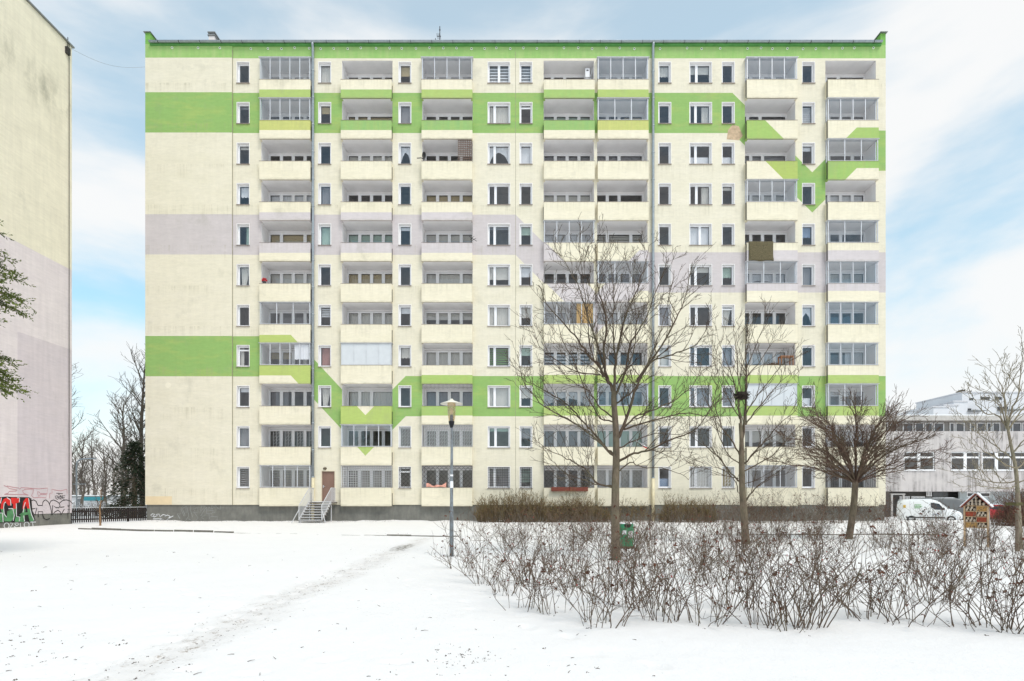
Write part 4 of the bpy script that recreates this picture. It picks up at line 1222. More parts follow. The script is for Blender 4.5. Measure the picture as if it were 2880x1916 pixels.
for s in ([(800,622),(860,600),(920,640),(945,700),(965,740),(1080,745),(1090,660),(1120,620),(1165,600),(1220,640),(1255,700),(1290,800),(1310,900),(1322,985)],
          [(1255,700),(1300,625),(1360,602),(1450,640),(1510,690),(1530,760),(1500,800),(1430,798),(1340,740),(1328,985),(1400,905),(1470,865),(1530,900),(1556,980),(1600,900),(1640,830)],
          [(1510,690),(1580,625),(1680,600),(1780,622),(1850,700)],[(1530,790),(1640,778)],[(800,832),(870,825),(940,800),(890,990),(840,920)],[(980,1040),(970,900),(1090,905),(1090,1000),(1130,1080),(1200,1110),(1270,1070)]):
    gone('s', s, 0.05, 0.005, S_BLACK)
for s in ([(1400,490),(1420,560),(1460,590),(1500,560),(1470,500),(1420,500)],[(1480,480),(1500,450),(1540,500),(1500,560),(1560,560)],[(1440,540),(1600,500),(1660,495)],[(1580,470),(1590,560),(1640,600)],[(1550,540),(1650,545)],[(1430,430),(1600,440)],[(1520,580),(1560,590),(1540,480)],[(1720,740),(1780,740),(1760,780),(1720,760)],[(1720,840),(1790,850),(1730,880),(1735,1080)]):
    gone('s', s, 0.035, 0.0055, S_BLACK)
m = MB()
for s in ([(95,235),(190,270),(230,310),(440,350),(410,375),(230,385),(210,430),(110,460)],[(110,462),(350,462),(600,465),(720,480)],[(180,245),(330,280),(480,300),(500,330),(540,290),(700,295),(840,310)],[(840,325),(640,330),(570,370),(600,430),(720,480)],
          [(850,310),(1000,320),(1210,300),(1200,440),(1025,440),(1000,400),(960,390),(960,450),(990,510),(1020,467),(1190,467),(1165,550),(1000,535),(860,550),(800,490),(840,420),(850,310)],[(1260,560),(1270,430),(1330,430),(1320,330),(1400,350),(1550,370),(1700,330),(1710,440)]):
    gone('s', s, 0.045, 0.003, S_PINK)
def zell(cx, cy, rx, ry): return [(cx+rx*math.cos(a*0.4488), cy+ry*math.sin(a*0.4488)) for a in range(15)]
m = MB()
for s in (zell(180,1258,65,72),[(270,1192),(345,1195),(265,1322)],[(385,1192),(470,1190),(490,1225),(430,1262),(395,1222),(385,1192)],[(375,1272),(430,1322)],[(525,1188),(538,1305)],zell(690,1235,64,68),[(840,1176),(857,1292)]):
    m = MB(); ribbon(m, [Vector(zp5(*p)) for p in s], 0.05, gw(-0.024)); npart('graffiti', m, S_WHITE)
m = MB(); gstroke(m, [(770,1166),(910,1166)], 0.045, 0.009); npart('graffiti', m, S_WHITE)
# cable between the two roofs
m = MB(); a = Vector((GX+0.1, GY1-0.4, GTOP-0.3)); b = Vector((X0-0.01, FD+0.2, FZ(182)))
m.tube([a + (b-a)*(k/14) + Vector((0,0,-0.5*math.sin(math.pi*k/14))) for k in range(15)], 0.008, 4)
tag(link('overhead_cable', m.mesh('overhead_cable', M_TIN)), 'thin cable strung between the two apartment blocks', 'cable')

# ------------------------------------------------------------------ trees
UP = Vector((0,0,1))
def rdir(d, ang, r):
    u = d.orthogonal().normalized(); a = r.uniform(0, 2*math.pi)
    ax = (u*math.cos(a) + d.cross(u)*math.sin(a)).normalized()
    return (Quaternion(ax, ang) @ d).normalized()
def grow(m, r, p, d, L, r0, lvl, cfg):
    n = max(3, int(L/cfg['seg'])+1)
    pts = [p.copy()]; dirs = [d.copy()]
    st = L/n
    for i in range(n):
        j = Vector((r.gauss(0,1), r.gauss(0,1), r.gauss(0,1)))*cfg['wander']
        d = (d + j + UP*cfg['up']*(1 if lvl < 2 else 0.6)).normalized()
        p = p + d*st
        pts.append(p.copy()); dirs.append(d.copy())
    r1 = max(cfg['rmin']*0.75, r0*0.35)
    rad = [r0 + (r1-r0)*i/n for i in range(n+1)]
    m.tube(pts, rad, 5 if r0 > 0.025 else (4 if r0 > 0.01 else 3), False)
    if lvl < cfg['max']:
        sprout(m, r, pts, dirs, rad, L, lvl, cfg)
    return pts
def sprout(m, r, pts, dirs, rad, L, lvl, cfg, start=0.18):
    gap = cfg['gap'][lvl]
    k = max(2, int(L*(1-start)/gap))
    n = len(pts)-1
    for c in range(k):
        t = start + (1-start)*(c + r.uniform(0.1,0.9))/k
        f = t*n; i = min(int(f), n-1); u = f-i
        q = pts[i].lerp(pts[i+1], u)
        dd = rdir(dirs[i+1], math.radians(r.uniform(*cfg['ang'])), r)
        if cfg.get('lift'): dd = (dd + UP*cfg['lift']).normalized()
        Lc = cfg['len'][lvl]*r.uniform(0.5,1.25)*(1-0.45*t)
        rc = max(cfg['rmin'], min(rad[i]*0.6, cfg['r'][lvl]))
        grow(m, r, q, dd, Lc, rc, lvl+1, cfg)
def smooth(pts, k=3):
    out = []
    n = len(pts)
    for i in range(n-1):
        p0, p1, p2, p3 = pts[max(i-1,0)], pts[i], pts[i+1], pts[min(i+2,n-1)]
        for j in range(k):
            t = j/k
            out.append(0.5*((2*p1) + (p2-p0)*t + (2*p0-5*p1+4*p2-p3)*t*t + (3*p1-p0-3*p2+p3)*t*t*t))
    out.append(pts[-1]); return out
def traced_tree(name, label, base_px, d, zoom, trunk, limbs, cfg, seed, trunk_r, mats, extra=0):
    """limbs given as outlines read off the photo; each gets its own depth"""
    x0, y0, s = zoom; r = random.Random(seed)
    def W(q, dd): return P(x0+q[0]/s, y0+q[1]/s, dd)
    base = P(base_px[0], base_px[1], d); base.z = 0
    t = thing(name, label, 'tree', base)
    m = MB()
    tp = smooth([W(q, d)-base for q in trunk], 4)
    tp[0].z = -0.15
    rad = [trunk_r[0] + (trunk_r[1]-trunk_r[0])*(i/(len(tp)-1)) for i in range(len(tp))]
    rad[0] *= 1.25; rad[1] *= 1.08
    m.tube(tp, rad, 12)
    link('trunk', m.mesh('trunk', mats[0], True), t)
    m = MB()
    for (r0, yo, pts) in limbs:
        n = len(pts)
        wp = smooth([W(q, d + yo*(i/(n-1))**1.2 + r.uniform(-0.04,0.04)*i)-base for i, q in enumerate(pts)], 4)
        L = sum((b-a).length for a, b in zip(wp[:-1], wp[1:]))
        k = len(wp)-1
        r0 *= 0.66; rd = [max(0.006, r0*(1-0.85*(i/k)**0.8)) for i in range(k+1)]
        wp = [p + Vector((r.gauss(0,1),r.gauss(0,1),r.gauss(0,1)))*0.012 for p in wp]
        m.tube(wp, rd, 7 if r0 > 0.04 else 5, False)
        ds = [(wp[min(i+1,k)]-wp[max(i-1,0)]).normalized() for i in range(k+1)]
        sprout(m, r, wp, ds, rd, L, 0, cfg, 0.12)
    link('crown', m.mesh('crown', mats[1]), t)
    return t
CFG1 = dict(seg=0.16, wander=0.085, up=0.05, rmin=0.0048, max=3, gap=[0.17,0.15,0.14], len=[1.05,0.5,0.22], r=[0.013,0.008,0.006], ang=(28,58), lift=0.2)
Z1 = (1400, 660, 1.669)
T1 = [(0.075,0.0,[(548,800),(540,740),(520,690),(490,650),(465,600),(420,560),(360,470),(300,405),(240,340),(190,240)]),
 (0.06,0.9,[(545,1035),(505,1000),(450,930),(400,880),(330,800),(250,750),(160,700),(85,655)]),
 (0.05,-1.0,[(540,1040),(470,970),(400,910),(300,850),(200,790),(120,690),(95,560)]),
 (0.045,0.8,[(540,1180),(470,1170),(420,1110),(380,1080),(300,1040),(220,1000),(165,950)]),
 (0.03,-0.9,[(540,1190),(460,1170),(390,1150),(320,1120),(250,1060),(210,990)]),
 (0.06,-0.5,[(520,700),(495,560),(510,420),(480,280),(462,170),(458,50)]),
 (0.06,0.6,[(545,740),(555,600),(572,500),(602,380),(655,250),(690,150),(715,50)]),
 (0.05,-1.0,[(548,760),(600,640),(622,520),(690,400),(745,260),(800,110)]),
 (0.07,0.8,[(560,960),(600,870),(640,740),(690,640),(790,490),(850,370),(885,280),(910,140)]),
 (0.055,-0.8,[(566,1070),(640,1030),(720,1010),(820,960),(920,920),(990,830),(1040,690)]),
 (0.045,1.2,[(575,930),(640,860),(740,820),(840,770),(930,690),(960,560)]),
 (0.03,-1.1,[(575,1110),(620,1070),(680,1095),(760,1095),(860,1125),(900,1150)]),
 (0.04,-1.3,[(590,915),(700,880),(800,855),(900,835),(980,850),(1010,780)]),
 (0.04,1.1,[(510,650),(440,440),(385,260),(330,150),(290,90)]),
 (0.03,-1.2,[(480,660),(400,650),(300,610),(210,540),(170,470)]),
 (0.045,-0.6,[(650,690),(720,600),(820,560),(900,535),(960,480),(1000,400)]),
 (0.04,1.2,[(556,620),(540,420),(545,260),(525,80)]),
 (0.04,-1.4,[(548,800),(600,760),(660,700),(720,560),(780,400),(830,170)]),
 (0.035,1.5,[(540,860),(470,800),(430,740),(350,690),(260,600),(210,480)]),
 (0.035,-1.5,[(550,880),(480,860),(420,760),(360,600),(300,480),(250,300)]),
 (0.035,1.4,[(556,700),(620,600),(650,450),(640,300),(620,120)]),
 (0.03,1.3,[(570,1000),(660,960),(760,930),(860,940),(930,900)]),
 (0.03,-1.6,[(530,700),(440,560),(420,380),(400,200),(375,40)])]
traced_tree('bare_tree', 'tallest bare maple standing in the rose bed before the green bin', (1732.6,1575), 14.6, Z1,
            [(556,1526),(552,1400),(552,1200),(556,1060),(555,930),(546,800),(545,735)], T1, CFG1, 21, (0.115,0.062), (M_BARK, M_TWIG))
CFG2 = dict(seg=0.18, wander=0.07, up=0.07, rmin=0.0055, max=3, gap=[0.22,0.2,0.19], len=[1.2,0.55,0.24], r=[0.014,0.009,0.007], ang=(22,46), lift=0.22)
Z2 = (1880, 900, 2.375)
T2 = [(0.075,0.3,[(490,810),(505,700),(514,560),(518,420),(520,330),(514,200),(522,120),(532,50)]),
 (0.06,-0.3,[(482,700),(472,600),(470,540),(445,440),(410,340),(370,230),(325,120)]),
 (0.045,0.9,[(470,1080),(400,1000),(330,910),(250,850),(180,800),(130,740)]),
 (0.05,-0.9,[(475,900),(420,800),(370,740),(330,640),(290,540),(270,420)]),
 (0.035,1.1,[(480,960),(400,900),(340,780),(300,620),(240,520),(200,380)]),
 (0.05,-0.7,[(500,970),(560,900),(650,800),(740,700),(850,600),(900,450)]),
 (0.04,1.2,[(510,1010),(620,950),(700,900),(790,800),(860,720),(950,620),(1000,480)]),
 (0.045,0.6,[(512,700),(600,590),(700,470),(780,390),(870,320)]),
 (0.035,-1.0,[(520,620),(600,500),(690,380),(760,300),(830,260)]),
 (0.05,-0.5,[(515,1210),(560,1145),(620,1090),(700,1040),(780,990)]),
 (0.03,1.0,[(470,1150),(440,1070),(360,1000),(240,960),(130,910)]),
 (0.03,-1.0,[(465,1060),(380,1040),(280,1000),(180,980)]),
 (0.035,0.8,[(485,500),(462,300),(445,160),(430,20)]),
 (0.03,-0.8,[(520,330),(580,180),(620,90),(665,10)]),
 (0.03,0.9,[(520,380),(620,260),(690,160),(730,130)]),
 (0.03,-1.1,[(475,660),(420,560),(350,420),(300,260),(285,190)]),
 (0.025,1.2,[(500,1100),(600,1060),(700,1010),(800,930),(880,860)])]
t2 = traced_tree('bare_tree', 'slender bare tree with a bird nest in its fork', (2096,1530), 19.7, Z2,
            [(518,1500),(502,1260),(492,1100),(488,900),(488,800),(480,690)], T2, CFG2, 33, (0.13,0.055), (M_BARK, M_TWIG))
# bird nest in the fork
nr = random.Random(8); m = MB(); c0 = P(2086, 1112, 19.65)
for k in range(260):
    a = nr.uniform(0,6.28); e = nr.uniform(-0.9,0.6); R = 0.26*nr.uniform(0.6,1.0)
    p = Vector((R*math.cos(a)*math.cos(e)*1.15, R*math.sin(a)*math.cos(e), R*0.75*math.sin(e)))
    d = Vector((-math.sin(a)+nr.gauss(0,0.4), math.cos(a)+nr.gauss(0,0.4), nr.gauss(0,0.35))).normalized()*nr.uniform(0.08,0.22)
    m.tube([p-d*0.5, p+d*0.5+Vector((0,0,nr.gauss(0,0.01)))], [0.006,0.004], 3, False)
m.lathe([(0.0,-0.17),(0.14,-0.13),(0.21,0.0),(0.17,0.10),(0.0,0.04)],10)
tag(link('bird_nest', m.mesh('bird_nest', mat('nest_twigs', srgb(58,50,44), 0.95, var=0.3, scale=10)), None, c0), 'dark twig bird nest in the fork of the slender tree', 'nest')

# pollarded globe tree
def globe_tree(name, label, base, H0, seed, n, reach, rise, mats, trunk_r=(0.13,0.10), lean=(0,0)):
    r = random.Random(seed); t = thing(name, label, 'tree', base)
    m = MB()
    tp = [Vector((0,0,-0.15)),Vector((0.02+lean[0]*0.3,0,0.5)),Vector((0.05+lean[0]*0.6,0,H0*0.6)),Vector((lean[0],lean[1],H0)),Vector((lean[0]*1.05,lean[1],H0+0.12))]
    tp = smooth(tp,3)
    m.tube(tp, [trunk_r[0]*1.15]+[trunk_r[0]+(trunk_r[1]-trunk_r[0])*i/(len(tp)-2) for i in range(len(tp)-1)], 12)
    link('trunk', m.mesh('trunk', mats[0], True), t)
    m = MB(); top = tp[-1]
    cfg = dict(seg=0.14, wander=0.075, up=0.02, rmin=0.006, max=3, gap=[0.13,0.15,0.18], len=[0.95,0.5,0.26], r=[0.011,0.008,0.006], ang=(14,44), lift=0.06)
    for i in range(n):
        az = 2*math.pi*(i*0.618) + r.uniform(-0.2,0.2)
        el = math.radians(4 + 74*((i+0.5)/n)**1.1 + r.uniform(-5,5))
        # start steep, then arch outwards
        Lh = reach*r.uniform(0.85,1.1); Lv = rise*r.uniform(0.88,1.08)
        tx = math.cos(el)**0.7*Lh; tz = 0.35 + math.sin(el)*Lv
        pts = []
        k = 8
        for j in range(k+1):
            u = j/k
            rr_ = tx*(u**1.15); zz = tz*(1-(1-u)**1.6)
            pts.append(top + Vector((math.cos(az)*rr_, math.sin(az)*rr_, zz - 0.15)) + Vector((r.gauss(0,1),r.gauss(0,1),r.gauss(0,1)))*0.055*u)
        r0 = r.uniform(0.02,0.038)
        rd = [r0*(1-0.72*j/k) for j in range(k+1)]
        m.tube(pts, rd, 6, False)
        ds = [(pts[min(j+1,k)]-pts[max(j-1,0)]).normalized() for j in range(k+1)]
        L = sum((b-a).length for a,b in zip(pts[:-1],pts[1:]))
        sprout(m, r, pts, ds, rd, L, 0, cfg, 0.2)
    link('crown', m.mesh('crown', mats[1]), t)
    return t
M_GLOBE = bark_mat('globe_twig_bark', srgb(78,60,52), srgb(116,96,84), 14)
globe_tree('bare_tree', 'low spreading bare tree with a dense flat-topped crown of twigs', (12.75,21.9,0), 2.15, 5, 36, 3.0, 2.6, (M_BARK, M_GLOBE), lean=(0.27,0))
# tree at the right edge
CFG4 = dict(seg=0.16, wander=0.08, up=0.06, rmin=0.006, max=3, gap=[0.2,0.18,0.18], len=[1.05,0.5,0.24], r=[0.013,0.009,0.007], ang=(25,55), lift=0.15)
Z4 = (2480, 900, 2.6125)
T4 = [(0.05,0.3,[(935,840),(900,760),(840,700),(760,690),(700,620),(660,550),(635,490)]),
 (0.05,-0.4,[(935,820),(915,700),(900,560),(860,450),(825,375)]),
 (0.04,0.9,[(990,1180),(900,1200),(800,1190),(700,1170),(600,1140),(510,1110)]),
 (0.04,-0.9,[(985,1090),(900,1060),(820,1000),(740,960),(690,900),(650,830)]),
 (0.035,1.0,[(975,1030),(880,960),(800,900),(720,840),(640,790),(580,690)]),
 (0.05,-0.2,[(925,780),(960,640),(1000,560),(1020,400),(1035,250),(1030,180)]),
 (0.045,0.6,[(930,820),(1000,700),(1080,600),(1150,450),(1180,300)]),
 (0.04,-0.8,[(960,980),(1050,880),(1150,800),(1250,720)]),
 (0.04,0.8,[(985,1100),(1080,1020),(1200,960),(1320,900)]),
 (0.03,-1.0,[(1000,1220),(900,1240),(800,1230),(710,1220),(630,1215)]),
 (0.035,1.0,[(930,830),(880,640),(840,560),(780,520)]),
 (0.035,-1.0,[(1000,1200),(1100,1150),(1250,1120),(1350,1050)]),
 (0.03,0.4,[(925,760),(900,560),(930,480),(880,370)])]
traced_tree('bare_tree', 'pale barked young tree at the right edge beside a wooden stake', (2872,1547), 17.5, Z4,
            [(1020,1690),(1010,1500),(1000,1300),(985,1100),(955,950),(930,820)], T4, CFG4, 61, (0.07,0.034), (M_TWIG_P, M_TWIG_P))
b4 = P(2860,1545,17.0); b4.z = 0
skt = thing('tree_stake', 'weathered wooden stake with a tie supporting the young tree', 'stake', b4)
m = MB(); m.tube([Vector((0,0,-0.2)),Vector((0.01,0,0.8)),Vector((0.0,0,1.72))],[0.05,0.048,0.045],9); link('post', m.mesh('post', mat('weathered_wood', srgb(118,106,92), 0.95, var=0.25, scale=8, stretch=(3,3,0.5), bump=0.4)), skt)
m = MB(); m.box(-0.08,0.12,-0.08,0.3,1.35,1.44); link('tie', m.mesh('tie', mat('mossy_band', srgb(96,92,62), 0.95)), skt)

# background trees behind the fence, one set of shapes
def generic_tree(seed, H, spread, mats, cfg, trunk_r):
    r = random.Random(seed); m = MB(); n = 6
    pts = [Vector((0,0,-0.2))] + [Vector((r.gauss(0,cfg.get('wob',0.1)), r.gauss(0,cfg.get('wob',0.1)), H*0.8*(i+1)/n)) for i in range(n)]
    pts = smooth(pts,2); rad = [trunk_r*(1-0.8*i/(len(pts)-1)) for i in range(len(pts))]
    m.tube(pts, rad, 8, False); tr_me = m.mesh('trunk', mats[0], True)
    m = MB()
    ds = [(pts[min(i+1,len(pts)-1)]-pts[max(i-1,0)]).normalized() for i in range(len(pts))]
    c = dict(cfg); c['len'] = [spread]+cfg['len'][1:]
    sprout(m, r, pts, ds, rad, H*0.8, 0, c, 0.22)
    return tr_me, m.mesh('crown', mats[1])
CFGB = dict(seg=0.45, wander=0.10, up=0.06, rmin=0.014, max=3, gap=[0.28,0.34,0.34], len=[3,1.5,0.8], r=[0.05,0.028,0.02], ang=(30,62), lift=0.25)
bgs = [generic_tree(100+k, h, sp, (M_FARTWIG, M_FARTWIG), CFGB, tr_) for k, (h, sp, tr_) in enumerate(((16,5.0,0.26),(11,3.4,0.18),(8,2.6,0.12)))]
def bg_tree(kind, px, d, label, s=1.0, rot=0.0, group='bare trees beyond the picket fence'):
    t = thing('bare_tree', label, 'tree', ((px-CX)*d/FPX, d, -0.02), rot, group, s)
    link('trunk', bgs[kind][0], t); link('crown', bgs[kind][1], t)
bg_tree(0, 398, 50, 'dense dark bare tree rising behind the left corner of the long block', 1.0, 0.4)
bg_tree(1, 350, 57, 'spreading bare tree crossing in front of the thin wood', 1.25, 1.1)
bg_tree(0, 168, 62, 'tall bare tree reaching out from behind the graffiti gable', 1.12, 2.2)
for k, (kd, px, d, s, ro) in enumerate(((1,232,66,0.95,0.3),(1,262,74,1.0,1.7),(1,296,64,0.8,2.9),(2,318,78,1.2,4.0),(1,345,70,0.95,5.2),(2,210,80,1.25,0.9),(1,372,82,1.0,2.0))):
    bg_tree(kd, px, d, 'bare tree in the thin wood beyond the picket fence', s, ro)
# evergreen by the corner
def conifer(name, label, base, H, R, seed, mats, nb_=150, leaf=0.16, droop=0.2, z0=0.3, rotz=0, nf=26):
    r = random.Random(seed); t = thing(name, label, 'tree', base, rotz)
    m = MB(); m.tube([Vector((0,0,-0.2)),Vector((0.03,0,H*0.5)),Vector((0,0,H))],[R*0.075,R*0.05,0.01],8); link('trunk', m.mesh('trunk', mats[0], True), t)
    m = MB(); mb2 = MB()
    for k in range(nb_):
        z = z0 + (H-z0)*(k+r.random())/nb_; u = (z-z0)/(H-z0)
        Rr = R*(1-u)**0.75*r.uniform(0.65,1.08)+0.05
        az = r.uniform(0,6.283); o = Vector((math.cos(az),math.sin(az),0))
        p0 = Vector((0,0,z)); tip = p0 + o*Rr + Vector((0,0,0.22*Rr - droop*Rr*1.4))
        mid = p0.lerp(tip,0.55) + Vector((0,0,0.12*Rr))
        mb2.tube([p0,mid,tip],[0.03,0.018,0.006],4,False)
        for j in range(nf):
            s = 0.25+0.78*(j+r.random())/nf
            q = p0.lerp(mid, s/0.55) if s < 0.55 else mid.lerp(tip, (s-0.55)/0.45)
            q = q + Vector((r.gauss(0,1),r.gauss(0,1),r.gauss(0,0.6)))*leaf*0.7
            d = (o*0.8 + Vector((r.gauss(0,0.7),r.gauss(0,0.7),r.gauss(-0.25,0.5)))).normalized()*leaf*r.uniform(0.8,1.6)
            w = d.cross(Vector((r.gauss(0,1),r.gauss(0,1),r.gauss(0,1)))).normalized()*leaf*0.16
            m.add([q-w*0.4, q+d*0.5-w, q+d, q+d*0.5+w], [(0,1,2,3)])
    link('branches', mb2.mesh('branches', mats[0]), t)
    link('crown', m.mesh('crown', mats[1]), t)
    return t
def foliage_mat(name, c1, c2):
    t = NT(name); p = t.objco(); n = t.noise(p, 3.0, 5, 0.7)
    col = t.mix(t.mrange(n,0.35,0.65,0,1), c1, c2)
    t.l.new(col, t.b.inputs['Base Color']); t.b.inputs['Roughness'].default_value = 0.8; t.b.inputs['Specular IOR Level'].default_value = 0.1
    return t.mat
M_FOL_D = foliage_mat('dark_conifer_needles', srgb(40,50,40), srgb(66,76,58))
M_FOL_L = foliage_mat('thuja_sprays', srgb(66,80,40), srgb(116,126,64))
conifer('evergreen_tree', 'dark evergreen tree tucked behind the left corner of the long block', ((378-CX)*47/FPX, 47, 0), 6.2, 2.9, 3, (M_BARK, M_FOL_D), 150, 0.24, 0.5, 0.2, nf=34)
def pine(label, base, mats, seed):
    """bare lower trunk, foliage in two heavy tiers whose tips reach into the picture"""
    r = random.Random(seed); t = thing('evergreen_tree', label, 'tree', base)
    m = MB(); m.tube([Vector((0,0,-0.2)),Vector((0.05,0,3)),Vector((-0.05,0,6)),Vector((0,0,9.6))],[0.2,0.16,0.11,0.02],10); link('trunk', m.mesh('trunk', mats[0], True), t)
    m = MB(); mb2 = MB()
    for k in range(290):
        z = r.choice((r.uniform(4.3,5.3), r.uniform(6.2,9.4), r.uniform(6.2,9.4)))
        R_ = (2.35*math.sqrt(max(0,1-((z-4.7)/0.95)**2)) if z < 5.6 else 2.35*math.sqrt(max(0.02,1-((z-6.9)/2.7)**2)))*r.uniform(0.75,1.06)
        az = r.uniform(0,6.283)
        if k < 90:      # the heavy limbs on the open, sunny side
            az = r.uniform(-0.55,0.55); R_ = min(2.95, R_*1.22)
        o = Vector((math.cos(az),math.sin(az),0)); side = Vector((-o.y,o.x,0))
        p0 = Vector((0,0,z+0.25*R_)); tip = Vector((0,0,z)) + o*R_; mid = p0.lerp(tip,0.5) + Vector((0,0,0.1*R_))
        mb2.tube([p0,mid,tip],[0.035,0.02,0.006],4,False)
        for j in range(46):
            s_ = 0.35+0.68*(j+r.random())/46
            q = p0.lerp(mid, s_/0.5) if s_ < 0.5 else mid.lerp(tip, (s_-0.5)/0.5)
            sd = (o*r.uniform(0.4,1.1) + side*r.gauss(0,0.6) + Vector((0,0,r.gauss(-0.1,0.35)))).normalized(); Ls = r.uniform(0.14,0.34)
            for i in range(9):
                c = q + sd*Ls*(i/8); d = (sd*0.8 + Vector((r.gauss(0,0.6),r.gauss(0,0.6),r.gauss(-0.1,0.5)))).normalized()*r.uniform(0.05,0.10)
                w = d.cross(Vector((r.gauss(0,1),r.gauss(0,1),r.gauss(0,1)))).normalized()*0.016
                m.add([c-w*0.4, c+d*0.5-w, c+d, c+d*0.5+w], [(0,1,2,3)])
    link('branches', mb2.mesh('branches', mats[0]), t)
    link('crown', m.mesh('crown', mats[1]), t)
pine('olive green conifer whose branch tips enter at the left edge', (-15.5, 14.0, 0), (M_BARK, M_FOL_L), 12)
# small shrub tree before the fence
CFGS = dict(seg=0.2, wander=0.10, up=0.06, rmin=0.008, max=2, gap=[0.10,0.16], len=[0.9,0.4], r=[0.018,0.011], ang=(28,55), lift=0.3, wob=0.03)
sm = generic_tree(7, 2.6, 1.0, (mat('orange_bark', srgb(140,112,84), 0.9, var=0.2), M_TWIG), CFGS, 0.055)
t = thing('small_tree', 'little bare tree with a tan trunk before the picket fence', 'tree', ((282-CX)*33.4/FPX, 33.4, 0)); link('trunk', sm[0], t); link('crown', sm[1], t)

# ------------------------------------------------------------------ hedges and rose bushes
def twig_mass(w, dpt, H, n, seed, leafy=1.0, taper=True):
    r = random.Random(seed); m = MB(); lf = MB()
    for k in range(n):
        bx = r.uniform(-w/2, w/2); by = r.uniform(-dpt/2, dpt/2)*0.7
        ex = min(1, (w/2-abs(bx))/0.9+0.25) if taper else 1
        hh = H*ex*r.uniform(0.45,1.15)*(1+0.12*math.sin(bx*2.1+seed)+0.10*math.sin(bx*5.3+seed*2))
        p = Vector((bx,by,-0.02)); d = Vector((r.gauss(0,0.22)+0.25*bx/(w/2)*(0.5 if taper else 0), r.gauss(0,0.25)+0.3*by/dpt, 1)).normalized()
        pts = [p]; ns = 4
        for j in range(ns):
            d = (d + Vector((r.gauss(0,0.16),r.gauss(0,0.16),0.05))).normalized()
            p = p + d*hh/ns; pts.append(p)
        m.tube(pts, [0.011,0.010,0.008,0.007,0.005], 3, False)
        for j in range(7):
            s = r.uniform(0.3,1.0)*ns; i = min(int(s),ns-1); q = pts[i].lerp(pts[i+1], s-i)
            dd = Vector((r.gauss(0,0.6),r.gauss(0,0.6),0.6+r.random()*0.6)).normalized()
            e = q + dd*r.uniform(0.12,0.4); m.tube([q,e],[0.007,0.004],3,False)
            for z_ in range(2):
                if r.random() < leafy:
                    c = q.lerp(e, r.uniform(0.3,1.0)); a = Vector((r.gauss(0,1),r.gauss(0,1),r.gauss(0,1))).normalized(); b = a.orthogonal().normalized()
                    l = r.uniform(0.02,0.045); lf.add([c-a*l, c+b*l*0.6, c+a*l, c-b*l*0.6], [(0,1,2,3)])
    return m, lf
M_HEDGE = bark_mat('hedge_twigs', srgb(92,76,58), srgb(136,116,90), 10)
M_HLEAF = foliage_mat('dry_hedge_leaves', srgb(104,92,60), srgb(140,124,84))
def hedge(px0, px1, d, H, n, seed, label, leafy=1.0, dpt=1.5):
    xa, xb = (px0-CX)*d/FPX, (px1-CX)*d/FPX
    t = thing('hedge', label, 'hedge', ((xa+xb)/2, d, 0))
    m, lf = twig_mass(xb-xa, dpt, H, n, seed, leafy)
    link('twigs', m.mesh('twigs', M_HEDGE), t); link('foliage', lf.mesh('foliage', M_HLEAF), t)['kind'] = 'stuff'
hedge(1342, 1560, 38.2, 1.9, 560, 1, 'taller left part of the dense brown hedge by the plinth')
hedge(1545, 1712, 38.4, 1.68, 360, 2, 'middle stretch of the brown hedge behind the tall maple')
hedge(1705, 1868, 38.6, 1.35, 110, 3, 'sparse low stretch of hedge behind the green bin', 0.8)
hedge(1862, 2010, 38.1, 1.75, 320, 4, 'separate rounded brown hedge clump left of the slender tree')

